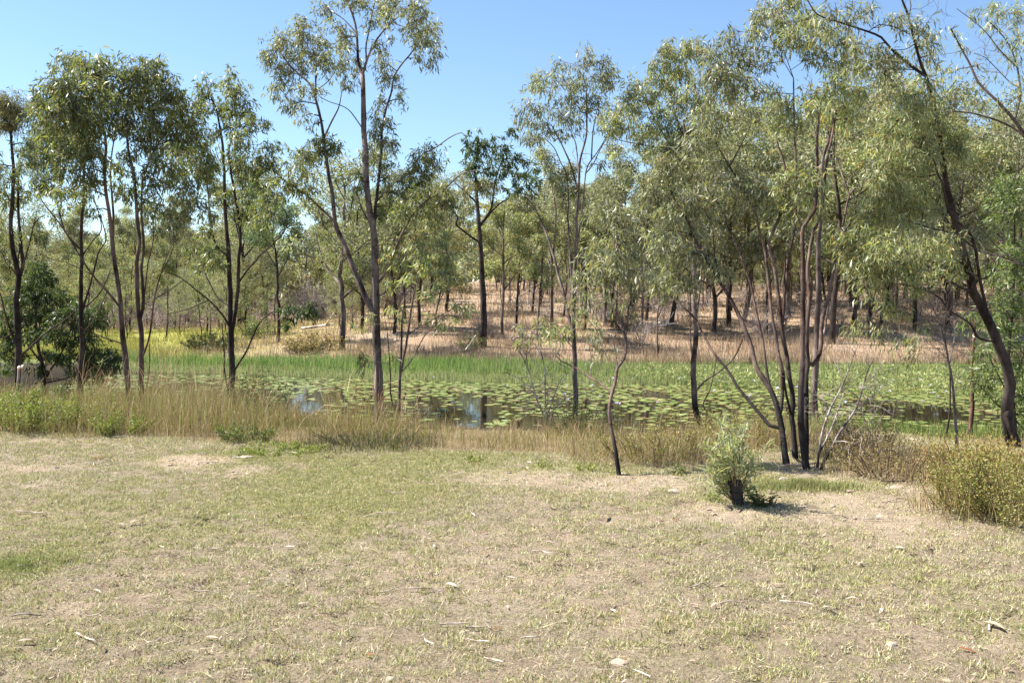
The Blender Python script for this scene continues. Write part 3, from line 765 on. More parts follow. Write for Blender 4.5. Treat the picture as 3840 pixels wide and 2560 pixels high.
t.crown('C 1050 1110 80 60 1180 1130 80 60 1320 1130 80 60 1440 1110 70 60 960 1190 70 60 1100 1220 90 60 1230 1240 90 60 1370 1240 80 60 1500 1290 80 60 1600 1230 60 60 1650 1340 60 60 980 1310 80 60 1100 1340 80 60 1230 1360 90 60 950 1430 80 60 1080 1460 90 60 1200 1480 90 60 1330 1420 70 60 1540 1420 60 50 1690 1420 50 60 | G 1000 60 90 60 1120 110 90 60 1250 60 90 60 1200 190 90 60 1360 200 70 60 1010 170 80 60 1100 250 70 50 1420 310 70 50 1060 370 80 50 1180 400 70 50 1000 430 60 40 1270 430 50 35 1480 330 50 40 1220 330 60 40', 'grey', 1.52, .085, .0135, twig_r=.0025)
t.bare_twigs(30, .3, .003, 2, .2)

t = Tree('gum_tree', 'thick pale peeling trunk standing just behind the burnt clump', 'tree', 15.0, bark='pale')
t.stem('H 338 1370 322 1200 320 1050 338 700 345 400 350 100 | D 362 1500 380 1100 420 980 450 800', 27, 9, .3, 'trunk')
t.stem('H 345 900 390 700 420 480', 9, 4, .6)
t.stem('D 385 1080 330 950 300 800', 8, 3, .5)
t.crown('D 430 760 80 60 350 800 70 60 500 680 70 60 560 760 60 60 300 720 60 50 440 640 60 50 560 600 60 50 620 700 50 50 660 620 40 50', 'deep', 0.66, .12, .02)

t = Tree('dead_tree', 'leaning leafless grey branches spraying out beside the burnt clump', 'dead tree', 9.75, bark='dead', char=.25)
t.stem('Q 780 762 800 690 850 610 900 510 950 440 1000 360 1030 260 1060 160 1105 60', 13, 3, .5, 'trunk')
t.stem('Q 760 700 775 600 800 480 850 350 900 260 930 190 970 80 995 10', 11, 3, .4, 'trunk', snap=False, D=9.9)
t.stem('Q 785 640 830 530 880 400 920 280', 8, 3, .3)
t.stem('Q 870 575 920 575 990 590 1045 550', 6, 2, -.4)
t.stem('Q 950 440 1010 380 1090 310 1140 240', 5, 2, .4)
t.stem('Q 890 400 830 350 760 320 690 310', 4, 1.6, -.4)
t.stem('Q 840 370 760 300 680 270', 3.5, 1.6, .3)
t.stem('Q 1040 280 1100 240 1140 250', 4, 2, .2)
t.stem('Q 990 380 1060 420 1100 480 1120 600', 3.5, 1.6, -.2)
t.bare_twigs(44, .36, .0035, 3, .2)

t = Tree('gum_tree', 'big dark curving trunk by the weeds with hanging lime foliage and bare upper limbs', 'tree', 11.2, bark='dark')
t.bark = np.array([.05, .04, .035])
t.stem('S 2335 1058 2318 990 | H 1640 1230 1650 1150 1665 1080 1640 950 1580 800 1530 680 1480 560 1420 450 1392 330 1340 150 | D 1240 1300 1212 1150 1180 900 1140 700 1090 530', 49, 13, -.4, 'trunk')
t.stem('H 1740 1560 1690 1420 1650 1300 1660 1150', 30, 26, -.1, 'trunk', snap=False, D=11.1)
t.stem('D 1092 535 1040 400 1000 250 970 120 920 -10', 11, 7, -.3, 'trunk')
t.stem('D 1080 525 980 450 850 340 780 260 690 220 600 190 480 150 340 100 270 -5', 11, 4, -.6)
t.stem('D 690 220 770 170 850 180 980 240', 4, 2.5, -.2)
t.stem('D 1000 480 860 478 700 475 560 490', 4, 2, -.4)
t.stem('H 1510 620 1470 400 1430 150 1385 30 | D 1270 1500 1232 1400 1200 1250 1170 1200 1140 1100 1050 1020 980 1000', 14, 5, -.7, 'trunk')
t.stem('H 1590 800 1450 760 1390 660 1250 570 1190 490 1100 440 960 400 810 380', 10, 3, -.9)
t.stem('H 1400 140 1300 50 1150 10 1000 -30', 7, 3, -.5)
t.stem('D 1165 1200 1050 1220 900 1200 720 1220', 6, 2, -.5)
t.stem('D 1160 1100 1060 1050 1000 1060', 6, 2, -.4)
t.stem('H 1420 480 1340 420 1260 370', 12, 9, -.2)
t.stem('D 970 130 985 40 975 -30', 5, 3, .2)
t.stem('D 1020 300 950 340 860 345', 4, 2, -.2)
t.crown('D 1090 590 110 45 980 660 90 50 1100 680 90 50 900 720 70 45 1010 760 100 50 1150 760 80 50 900 830 90 60 1030 860 90 60 1160 850 80 60 820 920 80 60 940 950 90 60 1070 950 90 60 1220 890 80 60 1300 960 70 70 1340 880 50 50 760 1010 70 60 880 1050 90 60 1000 1070 80 60 1130 1040 80 60 1260 1040 80 60 1330 1080 50 60 800 1150 80 60 920 1150 80 60 760 1230 80 60 860 1260 80 60 980 1180 60 50 1090 1150 60 50 850 1370 90 60 960 1400 80 60 720 1400 70 60 1060 1330 70 60 660 1500 70 50 780 1500 90 50 920 1520 90 50 1060 1460 80 50 1440 690 60 40 1330 1000 50 60', 'lime', 1.68, .085, .0125, twig_r=.0025)
t.crown('D 1050 170 60 60 1110 240 55 60 1070 320 60 60 1120 380 40 50 880 120 60 50 920 190 50 50 740 340 70 50 840 400 80 60 720 450 70 60 800 520 60 50 620 300 60 50 560 160 70 60 460 80 70 60 380 200 70 50 680 90 60 50 620 480 70 50', 'grey', 1.52, .085, .0125, twig_r=.0025)
t.crown('H 520 60 80 60 640 60 80 60 560 190 80 60 680 190 80 60 620 300 80 50 760 90 80 60 900 80 80 60 820 190 80 60 960 180 80 60 740 300 80 60 860 300 80 60 1000 290 70 60 1080 130 70 60 1180 160 70 60 1250 100 60 60 1290 220 50 60 1300 330 40 60 1060 420 60 35 1000 370 60 40 830 530 45 50 870 590 45 40 930 600 30 40 620 680 45 40 590 720 30 30 780 710 35 40 810 770 25 30 1000 780 35 40 690 400 60 50 780 420 60 50 1140 310 60 50', 'lime', 1.60, .085, .0125, twig_r=.0025)
t.bare_twigs(26, .4, .0035, 3, .2)

t = Tree('gum_sapling', 'thin grey stem rising through the orange weeds beside the earth path', 'tree', 10.5, bark='grey')
t.stem('H 1302 1565 1298 1450 1290 1300 1272 1050 1240 900 1222 800 1190 700 1160 600 1120 520 1090 400', 12, 3, .4, 'trunk')
t.stem('H 1260 970 1222 780 1230 560 1272 420', 6, 2, -.2)
t.stem('H 1268 950 1282 790 1290 640', 5, 2, .3)
t.stem('H 1255 930 1180 850 1100 800 1040 850', 3, 1.5, -.3)
t.bare_twigs(26, .32, .003, 3, .3)
t.crown('H 1000 790 40 40 870 820 30 30 1060 700 40 30 980 880 25 25', 'lime', 0.58, .085, .013, twig_r=.002)

t = Tree('gum_sapling', 'thin dark bare stem bending up from the rushes at the pond edge', 'tree', 12.8, bark='dark')
t.stem('H 1225 1450 1235 1400 1252 1280 1256 1100 1250 960 1220 800 1180 640', 8, 3, .3, 'trunk')
t.bare_twigs(10, .35, .003, 2, .5)

t = Tree('gum_sapling', 'red brown stem standing in the rushes just before the curving trunk', 'tree', 13.4, bark='red')
t.stem('H 1390 1450 1408 1250 1408 1050 1415 850 1425 700', 17, 10, .2, 'trunk')
t.bare_twigs(8, .35, .004, 2, .4)
t.crown('H 1400 700 60 50 1440 620 60 50 1370 640 40 40', 'fresh', .7, .1, .018)

# tree standing just outside the frame whose limbs reach in
t = Tree('gum_tree', 'sparse gum whose thin bare limbs reach in from beyond the frame edge', 'tree', 11.6, bark='grey')
t.stem('H 1950 1800 1930 900 1900 300 | D 1880 1300 1800 1000 1700 830 1600 720 1450 570 1400 460 1320 310 1260 200', 34, 5, -.4, 'trunk')
t.stem('D 1810 1020 1765 935 1600 840 1400 780 1200 775 1000 840 900 825', 9, 3, -.6)
t.stem('H 1900 320 1765 260 1600 150 1500 40 1440 -20', 6, 2, -.3)
t.stem('H 1890 330 1740 250 1500 170 1300 130 1090 110', 7, 2, -.6)
t.stem('D 1700 835 1740 640 1700 400 1620 250 1500 130', 9, 3, .3)
t.stem('D 1720 480 1600 350 1480 200 1300 60', 6, 2, -.3)
t.stem('D 1760 620 1680 580 1500 400 1420 370', 5, 2, .3)
t.crown('D 1640 80 80 80 1730 130 60 80 1560 60 60 60 1720 270 50 80 1640 300 60 50 1540 180 50 50 1290 240 40 35 1290 480 50 40 1350 330 40 40 1440 450 40 40 1700 420 50 70 1560 500 40 40 1740 540 40 60 1400 130 50 30 1500 700 60 40 1620 780 50 40 1720 680 50 60 1280 600 50 40 1440 60 40 40', 'lime', 0.71, .085, .0125, twig_r=.0025)
t.bare_twigs(34, .4, .003, 3, .3)

# dense bushes
t = Tree('wattle_bush', 'dense leafy green wattle bush behind the big curving trunk', 'shrub', 13.2, bark='brown')
t.stem('H 1700 1450 1690 1200 1660 900 1690 500 1700 150 | D 1700 1400', 16, 5, .2, 'trunk')
t.stem('H 1690 1230 1580 1000 1500 850', 8, 3, -.3)
t.stem('H 1680 1100 1780 800 1800 400', 9, 3, .3)
t.stem('H 1680 1300 1560 1200 1450 1080', 7, 3, -.4)
t.crown('H 1700 100 70 60 1650 190 70 60 1740 220 60 60 1600 300 60 60 1700 340 70 60 1770 380 50 60 1580 430 60 60 1680 470 70 60 1750 520 60 60 1620 570 60 60 1700 620 70 60 1770 670 50 60 1640 700 60 60 1720 770 70 60 1660 840 60 60 1760 870 60 60 1700 940 70 60 1600 800 50 50 1530 830 60 50 1460 900 60 50 1540 930 70 50 1450 1000 60 50 1530 1050 70 50 1420 1090 60 40 1500 1140 60 40 1580 1160 60 50 1720 1060 70 60 1770 1150 50 60 1700 1180 70 60 1730 1290 60 60 1760 1400 50 60 1610 640 50 50 1560 700 40 40 1800 250 50 60 | D 1620 1490 90 60 1730 1500 60 60 1700 1350 80 60 1600 1380 70 60 1740 1250 50 60 1640 1250 70 60', 'fresh', 1.3, .095, .019, droop=.5, twig_r=.003)

t = Tree('wattle_bush', 'big dark green bush with hanging leaves on the bank behind the dark trunks', 'shrub', 24.0, bark='dark')
t.stem('E 300 1130 310 1000 260 800 240 500 230 300', 14, 5, .2, 'trunk')
t.stem('E 305 1040 430 850 520 620', 9, 4, -.4)
t.stem('E 300 1080 480 1030 700 930', 8, 3, -.3)
t.stem('E 290 950 150 750 60 620', 8, 3, .3)
t.stem('E 220 1080 380 1040 520 1070', 6, 2, -.6)
t.crown('E 250 290 80 60 180 400 90 70 320 380 80 70 250 480 100 70 120 520 80 60 400 500 90 70 60 620 80 60 180 640 90 60 300 600 90 60 440 610 90 60 540 560 70 60 620 600 70 60 670 660 60 60 560 690 80 60 120 760 80 60 250 740 90 60 380 740 90 60 480 780 80 60 620 790 80 60 660 880 70 50 560 900 80 50 770 860 60 50 740 950 70 50 650 980 70 50 790 920 50 50 540 1010 70 40 680 1050 60 30 40 840 70 60 130 900 60 50 330 880 70 50 420 900 70 50 270 980 60 40 440 1110 60 30 20 720 50 60 700 560 40 40 60 980 60 40', 'dark', 2.0, .14, .03, droop=.9)
# ------------------------------------------------------------------ woodland beyond the pond
def far_tree(name, label, cat, loc, seed, h, kind, pal, bark, lean=.0, group=None, dens=1.0):
    """one free-standing gum of height h: trunk, limbs joined into the trunk mesh, crown of leaf sprays"""
    g = np.random.default_rng(seed)
    bk = np.array(BARKS[bark])
    root = empty(name, loc, label, cat, group)
    tb, lb = Buf(), Buf()
    rad = h * (.013 if kind != 'slim' else .0085) * g.uniform(.85, 1.2)
    lowf = .35 if seed >= 780 else .75 if seed >= 700 else 1.0
    fork = lowf * h * {'tall': .40, 'slim': .36, 'fork': .26, 'round': .22}[kind] * g.uniform(.85, 1.15)
    P = [np.zeros(3)]
    n = 5
    for i in range(n):
        P.append(P[-1] + np.array([g.normal(0, .035 * h / n * 2) + lean * h / n, g.normal(0, .03 * h / n * 2), h * .9 / n]))
    P = np.array(P); P[0, 2] = -.25
    LP, LR = smooth_line(P, np.linspace(rad, rad * .25, len(P)), h * .06)
    LP = LP + g.normal(0, rad * .2, LP.shape)
    char = g.uniform(.3, 1.6)
    cc = np.tile(bk, (len(LP), 1)); kk = sm(char, char * .4, LP[:, 2])[:, None]
    cc = cc * (1 - kk) + np.array([.03, .026, .024]) * kk
    tube(tb, LP, LR * np.where(np.arange(len(LP)) == 0, 1.3, 1), 8, cc, lump=.1)
    ends = []
    nb = {'tall': 8, 'slim': 5, 'fork': 9, 'round': 11}[kind]
    for i in range(nb):
        z0 = fork + (h * .82 - fork) * (i / nb) ** 1.0
        j = int(np.argmin(abs(LP[:, 2] - z0)))
        az = i * 2.4 + g.uniform(-.6, .6)
        spread_ = {'tall': .17, 'slim': .10, 'fork': .26, 'round': .26}[kind] * h * g.uniform(.6, 1.15) * (1.0 - .35 * i / nb)
        rise = h * g.uniform(.14, .30)
        e = LP[j] + np.array([math.cos(az) * spread_, math.sin(az) * spread_, rise])
        e[2] = min(e[2], h * 1.02)
        m = LP[j] * .5 + e * .5 + np.array([math.cos(az), math.sin(az), -.3]) * spread_ * .18
        BP, BR = smooth_line([LP[j], m, e], [LR[j] * .62, LR[j] * .4, LR[j] * .18], h * .08)
        tube(tb, BP, BR, 6, bk * .95)
        ends.append((e, 1.0)); ends.append((m + np.array([0, 0, .03 * h]), .7))
        for q in range(2):
            s2 = BP[len(BP) // 2] ; a2 = az + g.uniform(-1.3, 1.3)
            e2 = s2 + np.array([math.cos(a2) * spread_ * .6, math.sin(a2) * spread_ * .6, rise * g.uniform(.2, .8)])
            tube(tb, np.array([s2, (s2 + e2) / 2 + g.normal(0, .02 * h, 3), e2]), [LR[j] * .25, LR[j] * .18, LR[j] * .1], 4, bk * .9)
            ends.append((e2, .9))
    ends.append((LP[-1], 1.0))
    cols, wts = LEAFP[pal]
    for (e, k) in ends:
        rx = h * {'tall': .075, 'slim': .055, 'fork': .085, 'round': .10}[kind] * k * g.uniform(.8, 1.25)
        nl = int(dens * 230 * k * g.uniform(.6, 1.3))
        pts = e + unit(g.normal(size=(nl, 3))) * (g.random((nl, 1)) ** .45) * np.array([rx, rx, rx * .72])
        D = g.normal(0, .7, (nl, 3)) + np.array([0, 0, -.7])
        L = h * .021 * g.uniform(.6, 1.3, nl)
        leaves(lb, pts, D, L, L * .30, palette(nl, cols, wts, .2) * (1.1 + g.normal(0, .12)), bend=.25)
    tr = tb.mesh('trunk', M_BARK, smooth=True); link('trunk', tr, root)
    cr = lb.mesh('crown', M_LEAF_DULL); link('crown', cr, root, kind='stuff')
    return root

def base_at(r, x, y, D):
    u, v = src(r, x, y)
    p = at(u, v, D)
    return (p[0], D, hz(p[0], D))

# singled-out trees on the far bank
far_tree('gum_tree', 'young leaning gum with a dark foot on the brown bank across the water', 'tree', base_at('F', 600, 870, 39.5), 101, 8.2, 'fork', 'grey', 'grey', -.04)
far_tree('gum_sapling', 'slender bluish green young tree on the yellow-green far bank', 'tree', base_at('F', 150, 810, 43.0), 102, 6.6, 'tall', 'blue', 'dark', -.01)
far_tree('gum_tree', 'burnt black trunk with a bushy base standing behind the pale peeling trunk', 'tree', base_at('H', 430, 860, 41.0), 103, 10.5, 'fork', 'grey', 'dark', 0)
far_tree('gum_sapling', 'little thin gum at the water side of the dry grass, small round crown', 'tree', base_at('G', 1012, 965, 36.5), 104, 4.2, 'slim', 'grey', 'grey', -.03)
far_tree('gum_sapling', 'bare-stemmed sapling in the middle of the yellow-green bank', 'tree', base_at('E', 1140, 825, 45.0), 105, 4.6, 'slim', 'deep', 'brown', 0)
far_tree('gum_sapling', 'short forked sapling higher up the yellow-green bank', 'tree', base_at('E', 1428, 785, 50.0), 106, 3.4, 'fork', 'olive', 'dark', 0, dens=.25)
far_tree('gum_sapling', 'thin crooked sapling by a dark tuft on the yellow-green bank', 'tree', base_at('E', 1392, 860, 41.0), 107, 3.2, 'slim', 'deep', 'brown', -.03, dens=.4)
far_tree('gum_tree', 'two-trunked dark gum where the yellow-green bank meets the dry woods', 'tree', base_at('E', 1640, 700, 58.0), 108, 9.5, 'tall', 'deep', 'dark', .01)
far_tree('gum_tree', 'slender gum on the dry slope above the brown grass, split low', 'tree', base_at('G', 685, 800, 46.0), 109, 7.5, 'slim', 'grey', 'dark', .02)
far_tree('gum_tree', 'black-stemmed gum on the slope beside the fallen pale logs', 'tree', base_at('G', 920, 750, 50.0), 110, 9.0, 'slim', 'grey', 'dark', 0)
far_tree('gum_tree', 'tall dark gum on the slope behind the pale-trunked gum', 'tree', base_at('G', 1490, 740, 47.0), 111, 10.5, 'fork', 'grey', 'dark', .01)

# the wood itself: sixteen built trees, copied
protos = []
for i, (k, pal, bark, h) in enumerate([('tall', 'grey', 'grey', 10.5), ('fork', 'grey', 'dark', 9.5), ('slim', 'grey', 'dark', 9.0), ('round', 'olive', 'grey', 9.0), ('tall', 'lime', 'grey', 11.5), ('slim', 'deep', 'brown', 8.0),
                                       ('fork', 'olive', 'grey', 10.0), ('round', 'grey', 'dark', 10.0), ('slim', 'lime', 'dark', 7.5), ('tall', 'grey', 'dark', 12.0), ('fork', 'deep', 'dark', 8.5), ('slim', 'grey', 'grey', 10.5)]):
    protos.append((far_tree('gum_tree', 'gum tree', 'tree', (0, 0, 0), 300 + i, h, k, pal, bark, 0, 'trees', .9), k, pal))
used = set()
LINES = [(0, 'behind the dark bush'), (230, 'behind the twin stems'), (400, 'before the black-barked gum'), (500, 'behind the black-barked gum'), (620, 'beside the black-barked gum'), (760, 'behind the tallest gum'), (900, 'behind the slim young gum'),
         (1020, 'near the dark-crowned gum'), (1180, 'behind the grey dead shrub'), (1290, 'behind the silver-leaved gum'), (1380, 'behind the crooked gum'), (1500, 'beside the pale-trunked gum'), (1630, 'behind the leaning stem'), (1760, 'behind the burnt clump'), (1900, 'just past the burnt clump'),
         (2020, 'behind hanging foliage'), (2150, 'behind the thin stem'), (2250, 'behind the curving trunk')]
def seen_behind(x, y):
    u = (U_MID + x / y * F_SRC) * .6125
    return [n for a_, n in LINES if a_ <= max(u, 0)][-1]
DESC = {'tall': 'tall straight', 'fork': 'forking', 'slim': 'slim', 'round': 'rounded'}
PALD = {'grey': 'grey-green', 'olive': 'olive', 'lime': 'light green', 'deep': 'deep green'}
spots = []
g = np.random.default_rng(55)
def try_spot(x, y, dmin):
    for (a_, b_) in spots:
        if (a_ - x) ** 2 + (b_ - y) ** 2 < dmin * dmin: return False
    spots.append((x, y)); return True
tries = 0
def gap_ok(x, y):                                    # two openings in the wood, where the sky shows low and mirrors in the pond
    u = (U_MID + x / y * F_SRC) * .6125
    return not ((635 < u < 765 and y < 105) or (1040 < u < 1140 and y < 125))
want = []
while len(want) < 215 and tries < 30000:              # on the brown hillside
    tries += 1
    y = 45.5 + 60 * g.random() ** 1.3; x = g.uniform(-10, .62 * y + 5)
    if abs(x / y) < .62 and y > 46 + 6 * vnoise(x * .12, 3.3, 8) and gap_ok(x, y) and try_spot(x, y, .9 + y * .012): want.append((x, y, 'hill'))
tries = 0; n0 = len(want)
while len(want) < n0 + 84 and tries < 9000:          # on the flat behind the yellow-green bank
    tries += 1
    y = 57 + 65 * g.random() ** 1.2; x = g.uniform(-.60 * y, -6)
    if gap_ok(x, y) and try_spot(x, y, 1.6 + y * .016): want.append((x, y, 'flat'))
for i, (x, y, zone) in enumerate(want):
    pi = int(g.integers(0, len(protos)))
    o, k, pal = protos[pi]
    if zone == 'flat':
        sc = g.uniform(.62, .86) * (1.0 if y < 80 else 1.12)
        where = 'in the flat wood'; grp = 'trees in the flat wood'
    else:
        sc = (g.uniform(.55, .9) if g.random() < .7 else g.uniform(.3, .48)) * np.interp(x / y, [-.15, .0, .1, .2, .5], [.85, .85, 1.0, 1.32, 1.45])
        where = 'on the brown hillside'; grp = 'trees on the brown hillside'
    lab = f'{DESC[k]} {PALD[pal]} gum {"deep" if y > 75 else "low"} {where}, {seen_behind(x, y)}'.replace('deep on', 'high on').replace('low in', 'fronting')
    grp = f'{DESC[k]} {PALD[pal]} {grp}'
    z = hz(x, y)
    if pi not in used:
        used.add(pi); o.location = (x, y, z); o.rotation_euler = (0, 0, g.uniform(0, 6.28)); o.scale = (sc, sc, sc); o['label'] = lab; o['group'] = grp
    else:
        copy_thing(o, (x, y, z), g.uniform(0, 6.28), sc, lab, grp)

# young leafy gums filling in between the trunks
yp = []
for i, (k, pal, bark, h) in enumerate([('round', 'grey', 'grey', 4.0), ('tall', 'lime', 'brown', 4.4), ('round', 'olive', 'dark', 3.4), ('fork', 'grey', 'grey', 3.8), ('slim', 'deep', 'dark', 4.2)]):
    yp.append((far_tree('gum_sapling', 'young gum', 'tree', (0, 0, 0), 780 + i, h, k, pal, bark, 0, 'young trees', .6), k, pal))
ycnt = 0; yused = set()
while ycnt < 190:
    y = 46 + 50 * g.random() ** 1.6; x = g.uniform(-.58, .60) * y
    if x > -6 and y < 56: continue
    if not gap_ok(x, y) or not try_spot(x, y, 1.1): continue
    pi = int(g.integers(0, 5)); o, k, pal = yp[pi]
    where = 'in the flat wood' if x < -8 else 'on the brown hillside'
    lab = f'young bushy {PALD[pal]} {k if k != "fork" else "forked"} sapling {where}, {seen_behind(x, y)}'; grp = f'young {PALD[pal]} saplings {where}'
    sc = g.uniform(.65, 1.25) * (.8 if y < 52 else 1)
    if pi not in yused: yused.add(pi); o.location = (x, y, hz(x, y)); o.scale = (sc, sc, sc); o['label'] = lab; o['group'] = grp
    else: copy_thing(o, (x, y, hz(x, y)), g.uniform(0, 6.28), sc, lab, grp)
    ycnt += 1

# far-off tree line closing the view
fb = Buf()
for i in range(640):
    ang = g.uniform(-.68, .68); y = g.uniform(95, 200)
    x = ang * y
    if not gap_ok(x, y): continue
    h = g.uniform(5.5, 9.0) * (1 if x < -10 else 1.15); z = hz(x, y)
    n = 200
    nc = 9
    cc = np.stack([g.normal(0, h * .16, nc), g.normal(0, h * .16, nc), h * g.uniform(.05, .98, nc)], 1)
    w = g.integers(0, nc, n)
    pts = cc[w] + unit(g.normal(size=(n, 3))) * (g.random((n, 1)) ** .5) * h * np.array([.17, .17, .11]) + np.array([x, y, z])
    cols, wts = LEAFP[['grey', 'olive', 'grey', 'deep'][i % 4]]
    leaves(fb, pts, g.normal(0, .8, (n, 3)) + np.array([0, 0, -.4]), h * .095 * g.uniform(.6, 1.3, n), h * .042, palette(n, cols, wts, .15) * 1.05, .3)
    tube(fb, np.array([[x, y, z - .2], [x + g.normal(0, .2), y, z + h * .8]]), [h * .011, h * .004], 4, (.10, .085, .075))
o = fb.build('distant_wood', M_LEAF_DULL, kind='stuff'); o['label'] = 'distant grey-green wood closing the view behind the nearer trees'; o['category'] = 'wood'

# slender leafy gums standing along the front of the slope
for i, (u, D, h, k, pal, lab) in enumerate([
    (1152, 43, 6.2, 'tall', 'lime', 'pale olive gum just past the dark-crowned gum, thin trunk'), (1185, 46, 6.6, 'slim', 'grey', 'slender grey gum between the dark-crowned gum and grey dead shrub'),
    (1232, 42, 5.6, 'slim', 'lime', 'pale leafy gum behind the grey dead shrub, low foliage'), (1268, 47, 7.4, 'tall', 'grey', 'grey-green gum rising behind the dead shrub, hanging to mid height'),
    (1345, 45, 6.4, 'slim', 'lime', 'light slender gum just past the silver-leaved gum'), (1390, 48, 7.2, 'tall', 'grey', 'grey gum filling the space behind the crooked gum'),
    (1475, 44, 6.0, 'round', 'grey', 'rounded grey-green gum just past the crooked gum'), (1540, 47, 8.6, 'tall', 'lime', 'light green gum behind the left flank of the pale-trunked gum'),
    (1640, 45, 8.4, 'round', 'grey', 'bushy grey gum just past the pale-trunked gum'), (1705, 48, 9.2, 'tall', 'lime', 'tall light gum behind the long leaning stem'),
    (1765, 44, 7.0, 'slim', 'grey', 'slim grey gum seen between the burnt stems'), (1960, 45, 9.0, 'round', 'lime', 'full light green gum just past the burnt clump'),
    (2030, 47, 9.6, 'tall', 'grey', 'tall grey gum behind the leafless leaning branches'), (2100, 44, 8.2, 'round', 'grey', 'rounded grey gum behind the hanging lime foliage'),
    (2180, 46, 9.0, 'fork', 'lime', 'forking light gum behind the thin grey stem'), (2290, 48, 9.5, 'round', 'grey', 'dense grey gum behind the big curving trunk'),
    (905, 44, 6.0, 'tall', 'grey', 'grey gum behind the slim multi-stemmed young gum'), (965, 47, 6.6, 'round', 'olive', 'olive bushy gum between the young gum and dark-crowned gum'), (1000, 43, 5.2, 'slim', 'lime', 'small light gum near the dark-crowned gum, pale foliage'),
    (830, 46, 6.4, 'round', 'deep', 'dense green gum behind the foot of the tallest gum')]):
    x = (u / .6125 - U_MID) / F_SRC * D
    far_tree('gum_tree', lab, 'tree', (x, D, hz(x, D)), 700 + i, h, k, pal, ['grey', 'dark', 'brown'][i % 3], 0, dens=1.35)

# grey leafless scrub under the flat wood
def scrub(seed, h):
    gg = np.random.default_rng(seed); b = Buf()
    def grow(p, d, ln, r, k):
        P = [p]
        for _ in range(3):
            d = unit(d + gg.normal(0, .25, 3)); P.append(P[-1] + d * ln / 3)
        tube(b, np.array(P), np.linspace(r, r * .5, 4), 4, np.array([.30, .265, .25]) * gg.uniform(.8, 1.15))
        if k > 0:
            for _ in range(gg.integers(2, 5)):
                grow(P[gg.integers(1, 4)], unit(d + gg.normal(0, .6, 3)), ln * gg.uniform(.5, .8), r * .6, k - 1)
    for _ in range(9):
        grow(np.array([gg.normal(0, .1), gg.normal(0, .1), -.05]), unit(gg.normal(0, .45, 3) + np.array([0, 0, 1])), h * gg.uniform(.4, .6), .022, 3)
    return b.mesh('dead_shrub', M_BARK)
scr = [scrub(900 + i, 2.2) for i in range(4)]
for i in range(80):
    if i < 40: x, y = g.uniform(-27, -7), g.uniform(55, 68); lab, grp = 'leafless grey scrub under the flat wood', 'grey scrub under the flat wood'
    else: x, y = g.uniform(-4, 28), g.uniform(40, 62); lab, grp = 'leafless grey shrub on the dry slope', 'grey shrubs on the dry slope'
    s_ = g.uniform(.7, 1.3) * (1 if i < 40 else .75)
    o = link('dead_shrub', scr[i % 4], None, (x, y, hz(x, y)))
    o.rotation_euler = (0, 0, g.uniform(0, 6.28)); o.scale = (s_, s_, s_)
    tag(o, lab + ', ' + seen_behind(x, y), 'shrub', grp)
# ------------------------------------------------------------------ grass
def grid_pts(n, x0, x1, y0, y1):
    return rng.uniform(x0, x1, n), rng.uniform(y0, y1, n)

# mown lawn: short tufts, thicker and greener where the lawn is green
def lawn_pts(n, ya, yb):
    y = np.sqrt(rng.uniform(ya * ya, yb * yb, n)); x = rng.uniform(-.60, .60, n) * y
    return x, y
b = Buf()
tx, ty = lawn_pts(135000, 3.9, 13.0)
keep = (ty < y_lawn(tx) + .5)
br, gr = patches(_bare, tx, ty), patches(_green, tx, ty)
cl = fbm(tx * 8, ty * 8, 41, 3)
keep &= rng.random(len(tx)) < np.clip(sm(.33, .42, vnoise(tx * 13, ty * 13, 43) * .6 + cl * .4) + .5 * gr, .05, 1) * (1 - .86 * br)
tx, ty, gr, br = tx[keep], ty[keep], gr[keep], br[keep]
per = 7
n = len(tx) * per
X = np.repeat(tx, per) + rng.normal(0, .022, n); Y = np.repeat(ty, per) + rng.normal(0, .022, n)
G = np.clip(np.repeat(gr * .50 + .28 + .22 * fbm(tx * 1.3, ty * 1.3, 44) + rng.normal(0, .13, len(tx)), per) + rng.normal(0, .12, n), 0, 1)
straw = palette(n, [(.54, .465, .315), (.64, .58, .43), (.43, .36, .26), (.46, .42, .21)], [3, 2, 2, 2], .16)
grn = palette(n, [(.335, .335, .125), (.43, .41, .175), (.27, .28, .095)], [3, 2, 1], .15)
C = np.where((rng.random(n) < G + .12)[:, None], grn, straw)
Hh = rng.uniform(.012, .028, n) * np.repeat(.7 + .9 * sm(.36, .62, fbm(tx * 8, ty * 8, 41, 3)) * (1 - .6 * gr), per) * (1 + .3 * np.repeat(gr, per)); lean = np.abs(rng.normal(.75, .45, n)).clip(0, 1.45)
blades(b, X, Y, height(X, Y) - .002, Hh, rng.uniform(.003, .0055, n) * (1 + Y / 16), lean, C)
# loose straw lying flat
n = 16000
X, Y = lawn_pts(n, 3.9, 13.0)
k = Y < y_lawn(X) + .3; X, Y = X[k], Y[k]; n = len(X)
blades(b, X, Y, height(X, Y) + rng.uniform(.002, .02, n), rng.uniform(.03, .11, n), rng.uniform(.002, .0045, n) * (1 + Y / 16), rng.uniform(1.4, 1.57, n), palette(n, [(.60, .52, .36), (.50, .40, .26), (.42, .36, .30)], [2, 2, 1], .12))
o = b.build('lawn_grass', M_GRASS, kind='stuff'); o['label'] = 'short dry mown grass, straw coloured with green patches'; o['category'] = 'grass'

